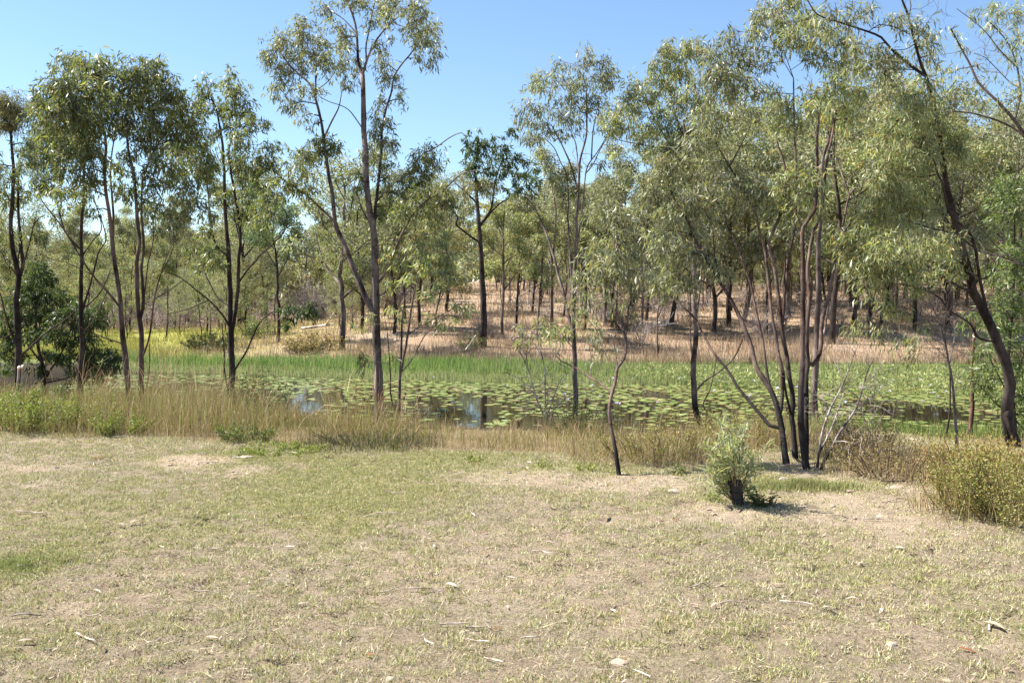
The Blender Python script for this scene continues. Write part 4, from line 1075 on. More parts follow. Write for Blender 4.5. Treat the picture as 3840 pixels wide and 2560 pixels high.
# tufts of greener taller grass in the lawn
def ellipse_blades(buf, cx, cy, rx, ry, n, h, w, cols, wts, lean=.35, dz=0, segs=2, jit=.18, hvar=(.5, 1.15), thin=True):
    a = rng.random(n) * 2 * math.pi; r = np.abs(rng.normal(0, .6, n))
    X = cx + np.cos(a) * r * rx; Y = cy + np.sin(a) * r * ry
    hh = h * rng.uniform(*hvar, n) * np.clip(1 - .4 * r ** 2, .25, 1)
    blades(buf, X, Y, height(X, Y) + dz, hh, w * rng.uniform(.7, 1.3, n), np.abs(rng.normal(lean, .22, n)), palette(n, cols, wts, jit), segs=segs)

# the tall grass of the near bank
b = Buf()
N = 210000
X, Y = grid_pts(N, -14.5, 13, 9.4, 24.5)
yl, yn = y_lawn(X), y_near(X)
t = (Y - yl) / (yn - yl)
clump = fbm(X * 1.1, Y * 1.6, 61, 3); fine = vnoise(X * 5, Y * 5, 66)
path = sm(.55, .35, np.abs(X - (4.2 + (Y - 10.5) * .40)) / .62) * (Y < 14.5)
front = yl + .35 * (fbm(X * 1.4, X * .3, 63) - .5)
keep = (Y > front) & (Y < yn + .25) & (np.abs(X) < .56 * Y + 1.2)
keep &= rng.random(N) < np.interp(X, [-5, -4, -1.5, -.8, 2.2, 3.4, 6], [1, 1.3, 1.3, 1, 1, .45, .4]) * np.clip(.16 + 2.6 * (clump - .42) + .7 * (fine - .5), .03, 1) * (1 - .97 * path)
X, Y, t, clump = X[keep], Y[keep], t[keep], clump[keep]
n = len(X)
tallback = np.interp(X, [-9, -6, -4, -3, 0, 20], [.95, .95, .6, .42, .42, .45])
Hm = np.interp(X, [-14, -8, -4.5, -2.5, -1.2, -.4, .5, 1.2, 3, 6], [.54, .54, .70, .72, .60, .26, .40, .40, .30, .24])
Hm = Hm * (1 - .80 * sm(tallback - .25, tallback + .25, t)) * (.6 + .4 * sm(0, .10, t)) 
Hh = Hm * np.clip(.35 + 1.5 * (clump - .3), .3, 1.2) * rng.uniform(.4, 1.3, n)
red = fbm(X * .7, Y * .9, 71)
straw = palette(n, [(.36, .29, .14), (.44, .37, .21), (.30, .22, .11), (.27, .225, .08)], [3, 2, 2, 2])
rust = palette(n, [(.27, .16, .09), (.22, .14, .08), (.34, .25, .16)], [2, 1, 2])
yg = palette(n, [(.28, .27, .07), (.22, .23, .06), (.34, .31, .10)], [2, 2, 1])
pr = np.clip((red - .45) * 1.6, .04, .30); pg = np.clip(.46 + .4 * sm(-4, -8, X) + .2 * sm(1, 2, X) + (.5 - red) * .9, .25, .85)
u_ = rng.random(n)
C = np.where((u_ < pg)[:, None], yg, np.where((u_ < pg + pr)[:, None], rust, straw))
blades(b, X, Y, height(X, Y) - .01, Hh, rng.uniform(.003, .0065, n), np.abs(rng.normal(.2, .36, n)).clip(0, 1.3), C, segs=2)
# fine seed heads hanging over the blades
k = rng.random(n) < .10; m = k.sum()
hx, hy = X[k], Y[k]
blades(b, hx + rng.normal(0, .03, m), hy, height(hx, hy) + Hh[k] * .75, Hh[k] * .55 + .05, np.full(m, .006), np.abs(rng.normal(.6, .3, m)), palette(m, [(.42, .25, .14), (.50, .36, .22), (.36, .22, .12)], [2, 2, 1]), segs=2)
o = b.build('bank_grass', M_GRASS, kind='stuff'); o['label'] = 'tall dry straw and rust coloured grass along the near bank'; o['category'] = 'grass'

# low leaf litter and matted undergrowth on the bank
b = Buf()
N = 60000
X, Y = grid_pts(N, -14.5, 13, 9.2, 20)
k = (Y > y_lawn(X) - .15) & (Y < y_near(X)) & (np.abs(X) < .56 * Y + 1.2)
X, Y = X[k], Y[k]; n = len(X)
blades(b, X, Y, height(X, Y), rng.uniform(.04, .16, n), rng.uniform(.004, .008, n), rng.uniform(.6, 1.5, n), palette(n, [(.33, .25, .15), (.26, .22, .08), (.40, .33, .22), (.24, .16, .10)], [2, 2, 1, 1]))
o = b.build('bank_litter', M_GRASS, kind='stuff'); o['label'] = 'matted straw and low stalks under the bank grass'; o['category'] = 'grass'

# green rush bed beyond the water
b = Buf()
N = 112000
X, Y = grid_pts(N, -14, 22, 26.5, 38)
yf = y_far(X)
back = np.interp(X, [-14, -8, 0, 4, 8, 20], [36.8, 36.4, 35.2, 34.2, 33.2, 32.6])
k = (Y > yf - .3) & (Y < back + .6 * (fbm(X * .8, Y, 5) - .5)) & (X > -13.2 - .2 * (Y - 32))
k &= rng.random(N) < .55 + .45 * fbm(X, Y, 15)
X, Y = X[k], Y[k]; n = len(X)
d = (Y - y_far(X))
lush = sm(1.2, 2.6, d) * np.interp(X, [-13, -3, 0, 2, 5, 9, 15], [1, 1, .75, .45, .3, .3, .3])
Hh = (.12 + .18 * lush + .30 * (fbm(X * 1.6, Y * 1.6, 18) - .35)).clip(.06, 1) * rng.uniform(.5, 1.35, n)
gA = palette(n, [(.14, .235, .05), (.175, .275, .065), (.24, .31, .10)], [2, 2, 1], .14)
gB = palette(n, [(.27, .30, .12), (.33, .33, .16), (.20, .27, .08)], [2, 2, 1], .14)
pale = fbm(X * .35, Y * .5, 25)
C = np.where((rng.random(n) < lush * np.clip(1.25 - .9 * pale, .4, 1))[:, None], gA, gB)
blades(b, X, Y, height(X, Y) - .01, Hh, rng.uniform(.011, .021, n), np.abs(rng.normal(.14, .16, n)), C, segs=2)
o = b.build('rush_bed', M_REED, kind='stuff'); o['label'] = 'bright green rushes in a band along the far edge of the pond'; o['category'] = 'rushes'

# grass of the far bank and hillside
b = Buf()
N = 170000
Y = 35 + 55 * rng.random(N) ** 1.7; X = rng.uniform(-.62, .62, N) * Y
cl = fbm(X * .5, Y * .5, 81, 3)
k = rng.random(N) < np.clip(.35 + 2.2 * (cl - .4), .05, 1)
k &= ~((Y < np.interp(X, [-14, -8, 0, 4, 8, 20], [36.8, 36.4, 35.2, 34.2, 33.2, 32.6])) & (X > -15))
X, Y, cl = X[k], Y[k], cl[k]; n = len(X)
kx = np.clip(sm(-17, -4, X + 6 * (fbm(X * .2, Y * .2, 4) - .5)) + sm(50, 58, Y), 0, 1)
yg = palette(n, [(.30, .30, .06), (.36, .33, .09), (.22, .25, .05), (.40, .33, .12)], [3, 2, 2, 1])
brn = palette(n, [(.36, .25, .165), (.42, .32, .22), (.29, .205, .14), (.29, .25, .13)], [3, 2, 2, 1])
C = np.where((rng.random(n) < kx)[:, None], brn, yg)
blades(b, X, Y, height(X, Y) - .02, (.28 + .5 * np.clip(cl - .35, 0, 1)) * rng.uniform(.6, 1.3, n) * np.interp(Y, [36, 60], [1.1, .8]), rng.uniform(.015, .03, n) * Y / 40, np.abs(rng.normal(.3, .25, n)), C)
o = b.build('hillside_grass', M_GRASS, kind='stuff'); o['label'] = 'yellow-green and brown dry grass over the far bank and hillside'; o['category'] = 'grass'

# ------------------------------------------------------------------ weeds, bushes and low plants
def weed(name, label, cat, px, D, w, h, pal, n, leafL, leafW, stems=14, group=None, stalk=(.26, .18, .10), base=None, straw=0, strawcol=None):
    if base is None:
        p = on_ground(*src(*px)) if D is None else np.array(base_at(*px, D))
    else: p = np.array([base[0], base[1], hz(*base)])
    root = empty(name, p, label, cat, group)
    sb, lb = Buf(), Buf()
    ends = []
    for _ in range(stems):
        a = rng.random() * 6.28; r = w * math.sqrt(rng.random())
        e = np.array([p[0] + math.cos(a) * r, p[1] + math.sin(a) * r, 0.]); hh = h * rng.uniform(.55, 1.1) * (1 - .4 * (r / w) ** 2)
        s0 = np.array([p[0] + math.cos(a) * r * .5, p[1] + math.sin(a) * r * .5, hz(p[0] + math.cos(a) * r * .5, p[1] + math.sin(a) * r * .5) - .01])
        e[2] = hz(e[0], e[1]) + hh
        m = (s0 + e) / 2 + rng.normal(0, .06 * h, 3)
        tube(sb, np.array([s0, m, e]), [.006, .0045, .002], 4, np.array(stalk) * rng.uniform(.8, 1.2), cap=False)
        for t in np.linspace(.25, 1, 8):
            ends.append(s0 * (1 - t) ** 2 + 2 * m * t * (1 - t) + e * t * t)
    ends = np.array(ends)
    k = rng.integers(0, len(ends), n)
    P = ends[k] + rng.normal(0, .055 * max(h, .4), (n, 3))
    P[:, 2] = np.maximum(P[:, 2], height(P[:, 0], P[:, 1]) + .01)
    cols, wts = pal
    L = leafL * rng.uniform(.6, 1.3, n)
    leaves(lb, P, rng.normal(0, .8, (n, 3)) + np.array([0, 0, .25]), L, L * leafW / leafL, palette(n, cols, wts, .16))
    if straw:
        nn = straw
        a = rng.random(nn) * 6.28; r = w * 1.1 * np.sqrt(rng.random(nn))
        X, Y = p[0] + np.cos(a) * r, p[1] + np.sin(a) * r
        blades(sb, X, Y, height(X, Y), h * rng.uniform(.25, .95, nn), rng.uniform(.003, .005, nn), np.abs(rng.normal(.55, .35, nn)), palette(nn, strawcol or [(.36, .27, .15), (.27, .18, .10), (.42, .35, .21), (.26, .24, .08)], [2, 1.5, 1, 1.5]), segs=2)
    sb.build('stalks', M_GRASS, root, p, kind='stuff')
    lb.build('foliage', M_LEAF_DULL, root, p, kind='stuff')
    return root
YW = ([(.24, .23, .07), (.29, .27, .09), (.19, .195, .06), (.30, .22, .09)], [3, 2, 2, 1])
OW = ([(.34, .24, .08), (.28, .25, .06), (.38, .20, .08)], [2, 2, 1])
GW = ([(.20, .24, .06), (.26, .28, .07), (.16, .20, .05)], [2, 2, 1])
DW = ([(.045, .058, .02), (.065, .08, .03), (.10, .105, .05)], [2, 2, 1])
RW = ([(.28, .20, .10), (.24, .22, .07), (.32, .22, .13)], [2, 1, 1])
weed('weed_bush', 'large yellow-green weed bush at the frame edge beside the earth path', 'weed', ('S', 2310, 1190), None, .62, .54, YW, 11000, .020, .010, 60, straw=260)
weed('weed_bush', 'yellow-green weed bush nearest the earth path with rusty stalks', 'weed', ('S', 2215, 1175), None, .38, .44, YW, 5000, .019, .009, 36, stalk=(.30, .16, .10), straw=300)
weed('weed_bush', 'orange brown dry weed below the curving dark trunk', 'weed', ('S', 2225, 1110), None, .50, .50, OW, 4200, .020, .010, 40, straw=500)
weed('weed_bush', 'rusty dry weed in front of the big trunk foot', 'weed', ('S', 2330, 1120), None, .50, .48, OW, 4000, .020, .010, 36, straw=400)
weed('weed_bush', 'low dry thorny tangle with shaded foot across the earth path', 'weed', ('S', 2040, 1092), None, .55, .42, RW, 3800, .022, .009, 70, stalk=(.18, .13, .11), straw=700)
weed('weed_bush', 'straw brown weed clump behind the leafless leaning branches', 'weed', ('S', 1965, 1052), None, .50, .46, RW, 4200, .022, .010, 50, straw=500)
weed('weed_bush', 'yellow weed thicket rising behind the small leafy sapling', 'weed', ('S', 1545, 1048), None, .75, .46, YW, 3000, .022, .010, 50, straw=1500)
weed('weed_bush', 'tall yellow-brown weed thicket before the burnt stems', 'weed', ('S', 1735, 1022), None, .75, .55, YW, 3000, .022, .010, 60, straw=1600)
weed('weed_bush', 'yellow weed thicket between the crooked gum and the pale trunk', 'weed', ('S', 1480, 1056), None, .75, .36, YW, 2200, .022, .010, 40, straw=1400)
weed('weed_bush', 'green yellow weed mound at the far end of the bank grass', 'weed', ('S', 40, 992), None, .75, .55, GW, 8500, .028, .013, 50, straw=300)
weed('weed_bush', 'green weed mound below the straight dark trunk', 'weed', ('S', 130, 985), None, .70, .46, GW, 7000, .028, .013, 46, straw=300)
weed('weed_bush', 'yellowish weed clump in the grass before the curving pinkish gum', 'weed', ('S', 215, 985), None, .65, .44, YW, 6000, .026, .012, 40, straw=500)
weed('weed_bush', 'small leafy weed patch by the twin-stemmed gum foot', 'weed', ('S', 270, 1000), None, .50, .30, GW, 3200, .026, .012, 30, straw=300)
SHADE_GRASS = [(.055, .07, .022), (.08, .095, .03), (.12, .12, .05), (.045, .045, .02)]
weed('shaded_grass_clump', 'grass clump coloured dark as painted shade at the lawn edge below the tallest gum', 'grass clump', ('S', 850, 1022), None, .80, .22, DW, 900, .024, .008, 40, stalk=(.10, .09, .06), straw=1500, strawcol=SHADE_GRASS)  # dark leaf, stalk and straw colours paint a shadow into this clump
weed('weed_bush', 'dull green shrub at the lawn edge under the rusty seed grass', 'shrub', ('S', 560, 1016), None, .42, .22, ([(.13, .16, .05), (.17, .19, .06)], [1, 1]), 2400, .030, .014, 30, straw=200)
weed('weed_bush', 'small green creeping weed along the lawn edge beside the dull green shrub', 'weed', ('S', 650, 1034), None, .55, .07, GW, 1800, .026, .014, 30)
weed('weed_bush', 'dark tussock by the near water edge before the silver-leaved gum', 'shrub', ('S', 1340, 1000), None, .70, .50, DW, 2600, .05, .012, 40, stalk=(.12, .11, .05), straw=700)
weed('weed_bush', 'yellow-leaved willowy shrub leaning over the water left of the sky reflection', 'shrub', ('S', 600, 965), None, .55, .95, ([(.30, .31, .09), (.24, .27, .08), (.36, .34, .14)], [2, 2, 1]), 650, .06, .026, 12, stalk=(.20, .15, .11))
weed('weed_bush', 'dark green rounded bush on the yellow bank just above the rushes', 'shrub', ('S', 480, 815), 39.5, 1.1, .75, DW, 1500, .12, .05, 30)
weed('weed_bush', 'brown tangled bush under the young leaning gum across the water', 'shrub', ('S', 730, 815), 39.2, 1.5, .75, RW, 1700, .12, .04, 44)
weed('weed_bush', 'dark brown brush below the bank beside the leaning gum foot', 'shrub', ('S', 700, 822), 38.6, .9, .5, ([(.14, .11, .06), (.10, .10, .04)], [1, 1]), 900, .11, .04, 34, stalk=(.16, .12, .10))
weed('weed_bush', 'olive dome-shaped bush on the bare bank across the water', 'shrub', ('S', 1085, 815), 38.4, .65, .75, ([(.16, .16, .07), (.22, .20, .10)], [1, 1]), 1000, .12, .03, 40)
weed('weed_bush', 'grey-leaved bushy growth on the yellow bank behind the black-barked gum', 'shrub', ('S', 590, 760), 46.0, .9, 1.1, ([(.20, .23, .11), (.16, .19, .08)], [1, 1]), 900, .14, .05, 24)
weed('weed_bush', 'dark brown tuft on the brown slope behind the crooked gum', 'shrub', ('S', 1435, 745), 45.0, .9, .8, ([(.13, .11, .06), (.17, .13, .08)], [1, 1]), 900, .14, .04, 30)  # tuft with dark brown leaf colours
for i, (sx, sy) in enumerate([(1640, 1150), (1250, 1075), (1345, 1082), (1090, 1062), (1560, 1090)]):
    weed('lawn_weed', 'small green weed rosette on the bare strip of the lawn', 'weed', ('S', sx, sy), None, .10, .05, GW, 90, .035, .014, 6, group='weed rosettes on the lawn')
# emergent water plants at the far right of the pond
b, b2 = Buf(), Buf()
N = 9000
X, Y = grid_pts(N, 3.5, 22, 22.5, 31)
lim = np.interp(X, [3.5, 5, 7, 9, 12, 22], [27.6, 27.0, 26.0, 24.6, 23.8, 23.4])
k = (Y > lim + 1.5 * (fbm(X * .9, Y * .9, 91) - .5)) & (rng.random(N) < .2 + .8 * fbm(X * 1.2, Y * 1.2, 92))
X, Y = X[k], Y[k]; n = len(X)
hh = rng.uniform(.06, .30, n)
P = np.stack([X, Y, ZW + hh], 1)
P = np.repeat(P, 3, 0) + rng.normal(0, .06, (n * 3, 3))
leaves(b, P, rng.normal(0, .6, (n * 3, 3)) + np.array([0, 0, .3]), rng.uniform(.08, .17, n * 3), rng.uniform(.022, .04, n * 3), palette(n * 3, [(.32, .34, .13), (.40, .41, .18), (.26, .29, .10), (.20, .25, .07)], [2, 2, 2, 1]))
blades(b, X, Y, np.full(n, ZW - .05), hh + .1, np.full(n, .012), np.abs(rng.normal(.15, .1, n)), palette(n, [(.14, .22, .05), (.24, .27, .09)], [1, 1]))
o = b.build('water_weed', M_REED, kind='stuff'); o['label'] = 'pale green leafy water weed standing in the far shallows'; o['category'] = 'water weed'
# green rushes at the near right shore
b = Buf()
n = 9000
X, Y = grid_pts(n, 3.6, 9.5, 12.6, 15.6)
k = (Y > 12.6 + .5 * vnoise(X * 2, Y, 3)) & (rng.random(n) < .35 + .8 * (fbm(X * 1.3, Y * 1.3, 97) - .3)); X, Y = X[k], Y[k]; n = len(X)
blades(b, X, Y, height(X, Y) - .02, rng.uniform(.12, .34, n), rng.uniform(.005, .010, n), np.abs(rng.normal(.25, .15, n)), palette(n, [(.14, .22, .045), (.20, .27, .07), (.11, .16, .04), (.28, .27, .10)], [3, 2, 1, 1]), segs=2)
o = b.build('shore_rushes', M_REED, kind='stuff'); o['label'] = 'fresh green rushes on the near shore by the earth path'; o['category'] = 'rushes'
# green strip of longer lawn grass beside the sapling, and one bright tuft at the bank foot
b = Buf()
c0 = on_ground(*src('S', 1840, 1122))
ellipse_blades(b, c0[0], c0[1], .62, .20, 5200, .09, .004, [(.24, .26, .09), (.32, .32, .13), (.42, .37, .20)], [3, 2, 1], .4)
c0 = on_ground(*src('S', 30, 1300))
ellipse_blades(b, c0[0], c0[1], .55, .45, 3000, .05, .003, [(.24, .27, .09), (.33, .34, .12)], [3, 2], .6)
o = b.build('lush_grass', M_GRASS, kind='stuff'); o['label'] = 'longer green grass strip on the lawn beside the leafy sapling'; o['category'] = 'grass'
c0 = on_ground(*src('M', 1340, 1120)); b = Buf()
ellipse_blades(b, c0[0], c0[1], .09, .09, 160, .26, .008, [(.22, .32, .07), (.30, .36, .11)], [1, 1], .6)
o = b.build('grass_tuft', M_GRASS, None, tuple(c0)); tag(o, 'bright green single grass tuft at the foot of the bank', 'grass tuft')
# ------------------------------------------------------------------ water lilies
def pad_mesh(seed):
    gg = np.random.default_rng(seed); n = 16
    b = Buf()
    a = np.linspace(.12, 2 * math.pi - .12, n)
    r = 1 + .05 * np.sin(a * 3 + gg.random() * 6) + gg.normal(0, .015, n)
    V = np.stack([np.cos(a) * r, np.sin(a) * r, .05 * np.maximum(0, np.sin(a * 2 + gg.random() * 6)) + .015], 1)
    V = np.concatenate([[[.02, 0, 0]], V])
    base = np.array([(.23, .29, .08), (.28, .33, .10), (.32, .35, .14), (.18, .235, .065), (.34, .30, .12), (.26, .31, .09), (.22, .17, .07), (.25, .31, .085), (.30, .34, .11)][seed % 9])
    C = np.tile(base, (n + 1, 1)) * (1 + gg.normal(0, .05, (n + 1, 1))); C[0] *= 1.15
    i = np.arange(1, n)
    b.add(V, C, None, np.stack([np.zeros(n - 1, int), i, i + 1], 1))
    return b, V, C, np.stack([np.zeros(n - 1, int), i, i + 1], 1)
pads = [pad_mesh(i) for i in range(9)]
pad_me = [p[0].mesh('lily_pad', M_PAD) for p in pads]
g = np.random.default_rng(77)
P = []
N = 26000
X = g.uniform(-12.5, 15, N); Y = g.uniform(16.8, 31.5, N)
a_ = X / Y
yn, yf = y_near(X), y_far(X)
dens = np.interp(a_, [-.45, -.36, -.30, -.22, -.12, 0, .15, .3, .5], [.3, .45, .55, .5, .68, .72, .9, 1.0, 1.0])
dens = dens * (.35 + 1.3 * (fbm(X * .8, Y * .45, 51) - .2))
dens = dens * np.clip(.55 + .5 * sm(21, 27, Y), 0, 1.1)
def clear(cx, cy, rx, ry):                          # open water
    return 1 - .93 * sm(1.2, .8, np.hypot((X - cx) / rx, (Y - cy) / ry))
for (r, x, y, rx, ry) in [('S', 695, 930, 70, 32), ('S', 480, 915, 130, 22), ('S', 1085, 945, 55, 38), ('S', 1260, 975, 90, 20), ('S', 1430, 965, 60, 12), ('S', 2080, 940, 110, 22), ('S', 1000, 925, 20, 14), ('S', 400, 890, 60, 12), ('S', 1500, 905, 30, 8)]:
    u, v = src(r, x, y); k = (ZW - CAM_H)
    yc = k / ray(u, v)[2]; y1 = k / ray(u, v - ry / .6125)[2]
    dens = dens * clear(ray(u, v)[0] * yc, yc, rx / .6125 / F_SRC * yc, y1 - yc)
ok = (Y > yn + .15) & (Y < yf - .15) & (g.random(N) < np.clip(dens, 0, 1)) & (np.abs(a_) < .57)
X, Y = X[ok], Y[ok]
R = g.uniform(.055, .115, len(X)) * np.where(g.random(len(X)) < .3, .6, 1)
sel = []
cells = {}
for i in np.argsort(Y):                             # pads lie beside each other, at most lapping a little
    cx, cy = int(X[i] // .3), int(Y[i] // .3); good = True
    for ax in (-1, 0, 1):
        for ay in (-1, 0, 1):
            for j in cells.get((cx + ax, cy + ay), ()):
                if (X[i] - X[j]) ** 2 + (Y[i] - Y[j]) ** 2 < (.74 * (R[i] + R[j])) ** 2: good = False
    if good: cells.setdefault((cx, cy), []).append(i); sel.append(i)
rest = Buf(); cnt = 0
for q, i in enumerate(sel):
    rz = g.uniform(0, 6.28); s_ = R[i]; m = int(g.integers(0, 9)); z = ZW + .006 + g.uniform(0, .004)
    hidden = (Y[i] < 18.0 and X[i] < -2.5)
    if cnt < 300 and not hidden:
        cnt += 1
        o = link('lily_pad', pad_me[m], None, (X[i], Y[i], z)); o.rotation_euler = (g.normal(0, .03), g.normal(0, .03), rz); o.scale = (s_, s_, s_)
        tag(o, 'round green lily pad floating on the pond, one of the nearer pads', 'lily pad', 'nearer lily pads on the pond')
    else:
        _, V, C, T = pads[m]
        c_, s2 = math.cos(rz), math.sin(rz)
        W = np.stack([X[i] + s_ * (V[:, 0] * c_ - V[:, 1] * s2), Y[i] + s_ * (V[:, 0] * s2 + V[:, 1] * c_), z + V[:, 2] * s_], 1)
        rest.add(W, C, None, T)
o = rest.build('lily_pads', M_PAD, kind='stuff'); o['label'] = 'mass of round green lily pads over the farther water'; o['category'] = 'lily pads'
# lily flowers held above the water
def flower_mesh():
    b = Buf()
    for ring, (n, r, h, tilt) in enumerate([(8, .05, .05, .8), (6, .03, .06, .35)]):
        for k in range(n):
            a = k / n * 6.283 + ring * .4
            d = np.array([math.cos(a) * math.sin(tilt), math.sin(a) * math.sin(tilt), math.cos(tilt)]); s_ = np.array([-math.sin(a), math.cos(a), 0]) * .012
            b.add([np.zeros(3), d * .035 + s_, d * .07, d * .035 - s_], (.74, .72, .80), [[0, 1, 2, 3]])
    return b.mesh('petals', M_PETAL)
def stalk_mesh():
    b = Buf(); tube(b, np.array([[0, 0, -.26], [.01, .0, -.1], [0, 0, 0]]), [.005, .005, .004], 5, (.16, .20, .07))
    return b.mesh('stalk', M_REED)
fm, sm_ = flower_mesh(), stalk_mesh()
nf = 0
cand = [i for i in sel if X[i] > -4]
while nf < 64 and cand:
    i = cand[int(g.integers(0, len(cand)))]
    if g.random() > (.25 if X[i] < 1 else 1): continue
    x, y = X[i] + R[i] * 1.2, Y[i] + g.normal(0, .1)
    e = empty('water_lily', (x, y, ZW + g.uniform(.10, .24)), 'pale lilac water lily flower held above the pads', 'water lily', 'water lily flowers on the pond')
    s_ = g.uniform(.6, 1.0); e.scale = (s_, s_, s_); e.rotation_euler = (g.normal(0, .2), g.normal(0, .2), g.uniform(0, 6))
    link('petals', fm, e, kind='stuff'); link('stalk', sm_, e); nf += 1

# ------------------------------------------------------------------ the planted sapling and its guard
gp = on_ground(*src('S', 1696, 1163))
M_GUARD = plain_mat('black_plastic', (.018, .017, .022), .38, .3, 30)
def guard():
    b = Buf(); n = 18; hgt = .20; rr = .050
    rings = [(rr * .92, 0), (rr * .95, .03), (rr * 1.0, .10), (rr * 1.05, .17), (rr * 1.12, hgt), (rr * 1.16, hgt - .004), (rr * 1.16, hgt - .022), (rr * 1.08, hgt - .024)]
    a = np.arange(n) / n * 6.283
    V = []
    for k, (r, z) in enumerate(rings):
        fold = 1 + .05 * np.sin(a * 5 + k * .3) * (1 if k < 4 else .4)
        V.append(np.stack([np.cos(a) * r * fold + .035 * (z / hgt) * -1, np.sin(a) * r * fold, np.full(n, z) + .004 * np.sin(a * 3)], 1))
    V = np.concatenate(V) + gp
    i = np.arange(len(rings) - 1)[:, None] * n; j = np.arange(n)[None]
    q = np.stack([i + j, i + (j + 1) % n, i + n + (j + 1) % n, i + n + j], -1).reshape(-1, 4)
    b.add(V, (.02, .02, .02), q)
    inner = np.stack([np.cos(a) * rr * .9 - .03, np.sin(a) * rr * .9, np.full(n, .15)], 1)
    V2 = np.concatenate([V[4 * n:5 * n], inner + gp])
    b.add(V2, (.02, .02, .02), np.stack([j[0], n + j[0], n + (j[0] + 1) % n, (j[0] + 1) % n], -1))
    return b
gr_ = empty('tree_guard', gp, 'black plastic sleeve round the foot of the little leafy sapling', 'tree guard')
guard().build('sleeve', M_GUARD, gr_, gp, smooth=True)
hb = Buf()
for z in (.055, .11):
    a = np.linspace(0, 6.283, 19); tube(hb, np.stack([np.cos(a) * .054 - .035 * z / .2, np.sin(a) * .054, np.full(19, z)], 1) + gp, np.full(19, .0035), 5, (.02, .02, .02), cap=False)
hb.build('crease_rings', M_GUARD, gr_, gp, smooth=True)
sp = empty('sapling', gp, 'small bushy sapling with narrow silvery leaves growing out of a black sleeve', 'sapling')
tips = []
for k in range(36):
    a = rng.random() * 6.283; r = .27 * math.sqrt(rng.random()); hh = rng.uniform(.48, .74) * (1 - .35 * (r / .3) ** 2) + .02
    if k > 17: hh = rng.uniform(.10, .38); r = rng.uniform(.12, .24); a = rng.uniform(-.3, 3.4)
    e = gp + np.array([math.cos(a) * r - .03, math.sin(a) * r, hh])
    s0 = gp + np.array([rng.normal(-.02, .015), rng.normal(0, .015), .12 if k <= 17 else .03])
    m = (s0 + e) / 2 + np.array([rng.normal(0, .03), rng.normal(0, .03), .04])
    if k <= 17 and math.sin(a) < -.2: e[2] = gp[2] + max(hh, .5); m[2] = gp[2] + .36
    if k == 0: e = gp + np.array([-.10, .0, .74]); m = gp + np.array([-.06, 0, .45])
    b = Buf(); LP, LR = smooth_line([s0, m, e], [.005, .0035, .0018], .05); tube(b, LP, LR, 6, (.20, .19, .11))
    b.build('stem', M_BARK, sp, gp, smooth=True)
    for t in np.linspace(.3, 1, 13): tips.append((s0 * (1 - t) ** 2 + 2 * m * t * (1 - t) + e * t * t, e - s0))
def leaf_piece(seed, cols):
    gg = np.random.default_rng(seed); b = Buf()
    t = np.linspace(0, 1, 6); w = np.array([.12, .75, 1, .85, .5, .04]) * .075
    z = -.16 * t ** 2; x = .08 * np.sin(t * 2.5)
    c = np.array(cols[seed % len(cols)])
    L_ = np.stack([t, x + w, z + .03], 1); M_ = np.stack([t, x, z], 1); R_ = np.stack([t, x - w, z + .03], 1)
    V = np.concatenate([L_, M_, R_]); i = np.arange(5)
    b.add(V, np.concatenate([np.tile(c, (6, 1)), np.tile(c * 1.15, (6, 1)), np.tile(c, (6, 1))]), np.concatenate([np.stack([i, i + 6, i + 7, i + 1], 1), np.stack([i + 6, i + 12, i + 13, i + 7], 1)]))
    return b.mesh('leaf', M_LEAF)
slm = [leaf_piece(i, [(.31, .34, .21), (.36, .385, .26), (.24, .28, .14), (.37, .37, .22), (.38, .32, .13)]) for i in range(5)]
okt = [i for i, (p, d) in enumerate(tips) if not (p[1] < gp[1] + .03 and p[2] < gp[2] + .25 and abs(p[0] - gp[0]) < .1)]
for i in range(300):
    p, d = tips[int(rng.choice(okt))]
    d = unit(unit(d) * .5 + rng.normal(0, .65, 3) + np.array([0, 0, .15]))
    o = link('leaf', slm[int(rng.choice(5, p=[.3, .25, .2, .17, .08]))], sp, tuple(p - gp + rng.normal(0, .012, 3)))
    o.rotation_mode = 'QUATERNION'
    o.rotation_quaternion = Vector(d).to_track_quat('X', 'Z')
    s_ = rng.uniform(.07, .125); o.scale = (s_, s_, s_)
fb = Buf(); n = 1500; kk = rng.integers(0, len(tips), n)
front = np.array([t_[0] for t_ in tips]); front = (front[:, 1] < gp[1] + .03) & (front[:, 2] < gp[2] + .25) & (abs(front[:, 0] - gp[0]) < .1)
kk = rng.choice(np.where(~front)[0], n)
TP = np.array([t_[0] for t_ in tips])[kk]; TD = unit(np.array([t_[1] for t_ in tips])[kk])
cl_ = palette(n, [(.30, .325, .20), (.36, .37, .25), (.23, .265, .13), (.35, .32, .15)], [3, 2, 2, 1])
leaves(fb, TP + rng.normal(0, .022, (n, 3)), TD * .5 + rng.normal(0, .65, (n, 3)) + [0, 0, .1], rng.uniform(.04, .085, n), rng.uniform(.008, .012, n), cl_)
fb.build('foliage', M_LEAF, sp, gp, kind='stuff')
weed('weed_bush', 'dark green creeping weed at the shaded foot of the little sapling', 'weed', None, None, .13, .10, ([(.06, .085, .025), (.09, .12, .04)], [1, 1]), 500, .026, .013, 18, base=(gp[0] + .20, gp[1] + .02))

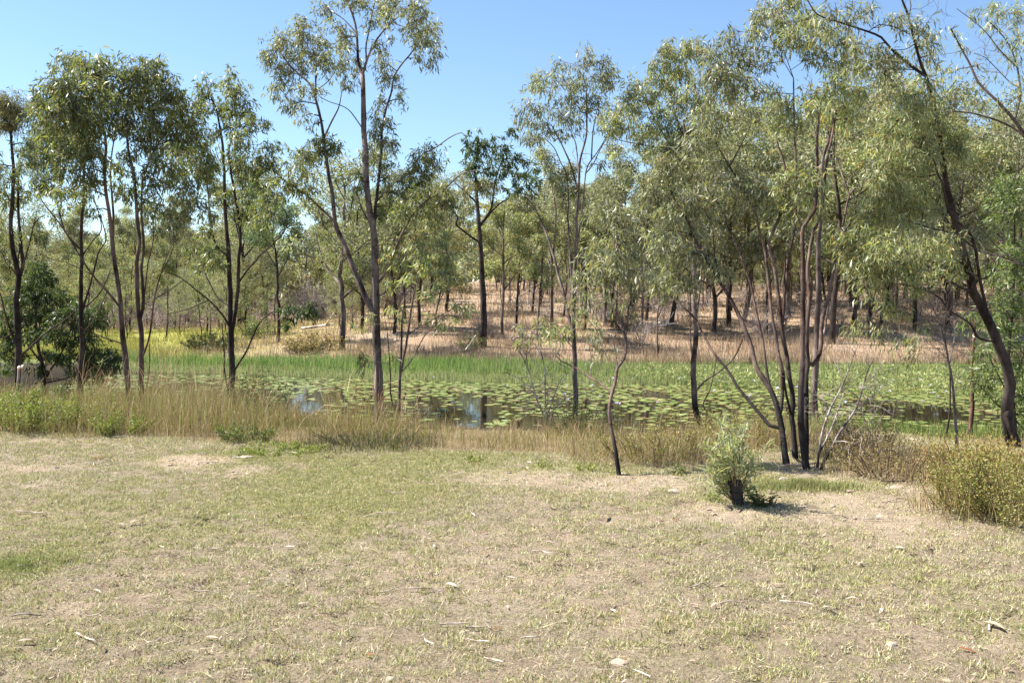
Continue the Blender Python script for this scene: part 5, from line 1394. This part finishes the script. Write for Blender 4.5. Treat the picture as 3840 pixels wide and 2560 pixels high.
# ------------------------------------------------------------------ litter on the lawn
def litter_leaf(seed, col):
    gg = np.random.default_rng(seed); b = Buf()
    t = np.linspace(0, 1, 7); w = np.array([.05, .6, .95, 1, .8, .45, .03]) * .11
    z = .12 * np.sin(t * math.pi) * gg.uniform(.3, 1.6) + .02; x = gg.uniform(-.2, .2) * t ** 2; cu = gg.uniform(.02, .09)
    c = np.array(col); V = np.concatenate([np.stack([t - .5, x + w, z + cu], 1), np.stack([t - .5, x, z], 1), np.stack([t - .5, x - w, z + cu * .6], 1)])
    i = np.arange(6)
    b.add(V, np.tile(c, (21, 1)) * (1 + gg.normal(0, .06, (21, 1))), np.concatenate([np.stack([i, i + 7, i + 8, i + 1], 1), np.stack([i + 7, i + 14, i + 15, i + 8], 1)]))
    return b.mesh('fallen_leaf', M_GRASS)
LCOL = {'white': [(.58, .53, .46), (.50, .45, .38)], 'tan': [(.42, .33, .23), (.36, .28, .19)], 'rust': [(.30, .10, .05), (.26, .12, .07)], 'brown': [(.16, .10, .07), (.22, .14, .09)], 'pink': [(.55, .36, .28)]}
lm = {k: [litter_leaf(500 + 7 * i + len(k), c) for i, c in enumerate(v * 2)] for k, v in LCOL.items()}
TXT = {'white': ('bleached', 'bleached fallen leaves on the lawn'), 'tan': ('tan', 'tan fallen leaves on the lawn'), 'rust': ('rust red', 'rust red fallen leaves on the lawn'), 'brown': ('dark brown', 'dark brown fallen leaves on the lawn'), 'pink': ('pinkish', 'pinkish fallen leaves on the lawn')}
def drop_leaf(p, kind, size):
    o = link('fallen_leaf', lm[kind][int(rng.integers(0, len(lm[kind])))], None, (p[0], p[1], p[2] + .010))
    o.rotation_euler = (rng.normal(0, .15), rng.normal(0, .15), rng.uniform(0, 6.28)); size *= .78; o.scale = (size, size * rng.uniform(.8, 1.4), size)
    tag(o, f'{TXT[kind][0]} curled gum leaf lying on the mown grass', 'fallen leaf', TXT[kind][1])
for (r, x, y, k, s_) in [('X', 128, 882, 'white', .07), ('X', 1775, 750, 'white', .09), ('X', 1850, 1110, 'white', .10), ('X', 740, 605, 'white', .08), ('X', 830, 605, 'tan', .14), ('X', 630, 1380, 'brown', .11), ('X', 1300, 1320, 'pink', .09), ('X', 150, 1345, 'tan', .12), ('X', 640, 1240, 'brown', .06),
                         ('X', 600, 1035, 'white', .07), ('X', 1380, 1065, 'white', .07), ('X', 340, 1405, 'white', .08), ('X', 760, 780, 'pink', .09), ('X', 1850, 575, 'rust', .11), ('X', 600, 205, 'rust', .14), ('X', 1440, 335, 'brown', .12), ('X', 1790, 215, 'tan', .14),
                         ('Y', 545, 708, 'white', .08), ('Y', 565, 750, 'white', .12), ('Y', 880, 660, 'rust', .09), ('Y', 1165, 620, 'tan', .15), ('Y', 880, 790, 'rust', .11), ('Y', 1043, 945, 'white', .08), ('Y', 680, 980, 'white', .11), ('Y', 950, 1255, 'rust', .07), ('Y', 1665, 1145, 'white', .10), ('Y', 1575, 900, 'tan', .07),
                         ('Y', 1945, 905, 'tan', .09), ('Y', 1500, 680, 'tan', .10), ('Y', 1620, 578, 'tan', .12), ('Y', 1735, 512, 'tan', .10), ('Y', 2045, 582, 'rust', .07), ('Y', 1365, 1215, 'white', .06), ('Y', 1020, 1125, 'white', .05), ('Y', 1240, 1035, 'tan', .06),
                         ('Z', 1330, 763, 'white', .12), ('Z', 1500, 725, 'tan', .13), ('Z', 1500, 750, 'brown', .11), ('Z', 1080, 860, 'tan', .12), ('Z', 665, 865, 'tan', .09), ('Z', 430, 1025, 'white', .08), ('Z', 405, 1055, 'rust', .08), ('Z', 1275, 970, 'pink', .09), ('Z', 200, 1125, 'pink', .09), ('Z', 1040, 1095, 'white', .10), ('Z', 1740, 1405, 'rust', .10), ('Z', 1990, 1515, 'pink', .09),
                         ('Z', 50, 930, 'tan', .08), ('Z', 590, 990, 'tan', .09), ('Z', 1150, 680, 'brown', .10), ('Z', 1910, 1250, 'tan', .14), ('Z', 60, 1450, 'pink', .05), ('Z', 880, 1130, 'white', .08), ('Z', 520, 850, 'white', .09)]:
    drop_leaf(on_ground(*src(r, x, y)), k, s_)
for i in range(40):
    y = 4.2 + 8.3 * rng.random(); x = rng.uniform(-.56, .56) * y
    if y > y_lawn(x): continue
    drop_leaf((x, y, hz(x, y)), ['white', 'tan', 'tan', 'rust', 'brown', 'white'][int(rng.integers(0, 6))], rng.uniform(.04, .085))
def twig(p, ang, ln, r, col, lab, grp):
    b = Buf(); d = np.array([math.cos(ang), math.sin(ang), 0]); c = np.array([-d[1], d[0], 0])
    P = np.array([p - d * ln / 2, p + c * ln * rng.normal(0, .04) - d * ln * .1, p + d * ln * .2 + c * ln * rng.normal(0, .05), p + d * ln / 2]) + np.array([0, 0, .014])
    P[:, 2] = height(P[:, 0], P[:, 1]) + .014 + rng.uniform(0, .008, 4)
    LP, LR = smooth_line(P, [r, r * .95, r * .8, r * .5], ln / 8)
    tube(b, LP, LR, 6, np.array(col), lump=.15)
    o = b.build('fallen_twig', M_BARK, None, tuple(p), smooth=True); tag(o, lab, 'twig', grp)
PALE = (.50, .44, .38)
TW = [('X', 525, 1310, .18, -.7), ('X', 160, 1175, .14, .4), ('X', 190, 535, .25, -.05), ('X', 1260, 172, .22, 0), ('X', 1320, 228, .35, .02), ('X', 1240, 1040, .10, 0), ('X', 1320, 762, .12, .05), ('Y', 935, 1460, .11, -.6), ('Y', 840, 1345, .12, -.5), ('Y', 520, 1022, .20, -.1), ('Y', 700, 1240, .16, 0), ('Y', 240, 545, .30, 0), ('Y', 1160, 1325, .10, .2), ('Y', 830, 1250, .11, .05), ('Y', 1240, 778, .15, -.05),
      ('Z', 105, 995, .16, .4), ('Z', 700, 1095, .18, -.2), ('Z', 1880, 1240, .14, 1.0), ('Z', 1100, 858, .12, 0), ('Z', 300, 1105, .14, .1), ('Z', 1700, 625, .14, .5), ('Z', 1180, 590, .25, .1), ('Z', 1300, 460, .25, .2), ('Z', 1000, 560, .22, -.15)]
for (r, x, y, ln, an) in TW:
    twig(on_ground(*src(r, x, y)), an + rng.normal(0, .1), ln, .0045, PALE, 'pale dead twig lying on the mown grass', 'pale twigs on the lawn')
for i in range(26):
    y = rng.uniform(4.2, 12); x = rng.uniform(-.55, .55) * y
    if y < y_lawn(x): twig(np.array([x, y, hz(x, y)]), rng.uniform(0, 3.14), rng.uniform(.06, .2), .003, np.array(PALE) * rng.uniform(.5, 1.05), 'pale dead twig lying on the mown grass', 'pale twigs on the lawn')
for (r, x, y, ln, an, rr, lab) in [('M', 1520, 1100, .55, -.6, .007, 'long bleached stick sticking out at the bank foot below the twin-stemmed gum'), ('M', 1600, 1140, .35, .9, .006, 'short bleached stick crossing a longer one at the bank foot'), ('Z', 1380, 345, .5, .1, .010, 'dark stick in the shade beside the dry thorny tangle'), ('Z', 1480, 285, .6, -.05, .010, 'dark stick lying across the head of the earth path'), ('Z', 700, 235, .4, .3, .008, 'bleached stick beside the burnt stem feet')]:
    twig(on_ground(*src(r, x, y)), an, ln, rr, PALE if 'bleached' in lab else (.12, .10, .09), lab, None)
# stones
import bmesh
def stone_mesh(seed, col):
    bm = bmesh.new(); bmesh.ops.create_icosphere(bm, subdivisions=2, radius=1.0)
    gg = random.Random(seed); ax = [gg.uniform(.6, 1.2) for _ in range(3)]
    me = bpy.data.meshes.new('stone')
    for v in bm.verts:
        n = 1 + .22 * math.sin(v.co.x * 3.1 + seed) * math.cos(v.co.y * 2.7 + seed * 2) + gg.uniform(-.07, .07)
        v.co = Vector((v.co.x * ax[0] * n, v.co.y * ax[1] * n, v.co.z * .5 * n))
    bm.to_mesh(me); bm.free(); me.materials.append(col); return me
M_STONE = plain_mat('field_stone', (.33, .275, .22), .9, .25, 20); M_STONE2 = plain_mat('pinkish_stone', (.36, .27, .21), .9, .25, 20)
stm = [stone_mesh(i, M_STONE if i % 2 else M_STONE2) for i in range(5)]
for (r, x, y, s_) in [('K', 90, 1240, .055), ('Y', 1700, 1465, .04), ('Y', 300, 1555, .03), ('Z', 1620, 1560, .016), ('Z', 1280, 1340, .038), ('Z', 1270, 378, .04), ('Z', 1310, 375, .05), ('Z', 620, 320, .06), ('X', 1450, 190, .05), ('X', 1510, 190, .06), ('Y', 1430, 405, .03), ('Y', 1590, 360, .04), ('Y', 2040, 400, .06), ('Z', 385, 470, .05), ('Z', 300, 500, .025)]:
    p = on_ground(*src(r, x, y)); o = link('stone', stm[int(rng.integers(0, 5))], None, (p[0], p[1], p[2])); o.rotation_euler = (0, 0, rng.uniform(0, 6)); o.scale = (s_, s_, s_ * .6)
    tag(o, 'half-buried pale brown stone on the lawn', 'stone', 'stones on the lawn')
for i in range(60):
    c0 = _bare[int(rng.integers(0, 10))]; x, y = c0[0] + rng.normal(0, .5) * c0[2], c0[1] + rng.normal(0, .5) * c0[3]; s_ = rng.uniform(.010, .026)
    o = link('stone', stm[int(rng.integers(0, 5))], None, (x, y, hz(x, y) + .004)); o.rotation_euler = (0, 0, rng.uniform(0, 6)); o.scale = (s_, s_, s_)
    tag(o, 'small loose stone on a bare patch of the lawn', 'stone', 'small stones on bare patches')
# big stone and fallen logs across the pond
p = np.array(base_at('N', 1320, 475, 40.0)); o = link('boulder', stm[1], None, (p[0], p[1], p[2] + .1)); o.scale = (.33, .3, .42); tag(o, 'grey boulder half hidden in brown bushes across the water', 'boulder')
M_LOG = M_BARK
for (r, x, y, D, ln, an, lab) in [('G', 985, 745, 46, 1.3, .5, 'bleached forked log on the brown slope by the thin black stems'), ('G', 1010, 765, 45.5, 1.6, -.2, 'bleached long log lying lowest on the brown slope'), ('G', 1120, 655, 55, 2.0, -.1, 'pale fallen branch high on the brown slope'), ('F', 430, 715, 47, 1.6, .1, 'grey fallen branch on the rise above the brown tangled bush'), ('F', 1390, 890, 37.5, 1.4, .05, 'dark log at the foot of the bare bank across the water')]:
    p = np.array(base_at(r, x, y, D)); d = np.array([math.cos(an), math.sin(an) * .4, .05 + .1 * abs(an)])
    b = Buf(); LP, LR = smooth_line([p - d * ln / 2 + [0, 0, .1], p + [0, 0, .16], p + d * ln / 2 + [0, 0, .25]], [.07, .06, .03], .2)
    tube(b, LP, LR, 8, (.08, .07, .06) if 'dark' in lab else (.50, .46, .42), lump=.2)
    e = p + d * ln * .2 + np.array([0, 0, .2]); tube(b, np.array([e, e + [.25, 0, .35], e + [.4, .1, .6]]), [.035, .025, .012], 5, (.45, .42, .38))
    o = b.build('fallen_log', M_BARK, None, tuple(p), smooth=True); tag(o, lab, 'log')
# two bleached stumps of stalk on the left bank
for (x, lab) in [(245, 'bleached leaning stalk in the bank grass before the three-stemmed gum, the shorter of two'), (290, 'bleached leaning stalk in the bank grass before the three-stemmed gum, the taller of two')]:
    u, v = src('M', x, 250 if x < 260 else 235); u2, v2 = src('M', x - 85, 700)
    b = Buf(); LP, LR = smooth_line([at(u2, v2, 14.2), at((u + u2) / 2 + 6, (v + v2) / 2, 14.2), at(u, v, 14.2), at(u - 4, v + 8, 14.1)], [.012, .014, .022, .018], .1)
    tube(b, LP, LR, 7, (.42, .36, .30), lump=.2); o = b.build('dead_stalk', M_BARK, None, tuple(LP[0]), smooth=True); tag(o, lab, 'dead stalk')
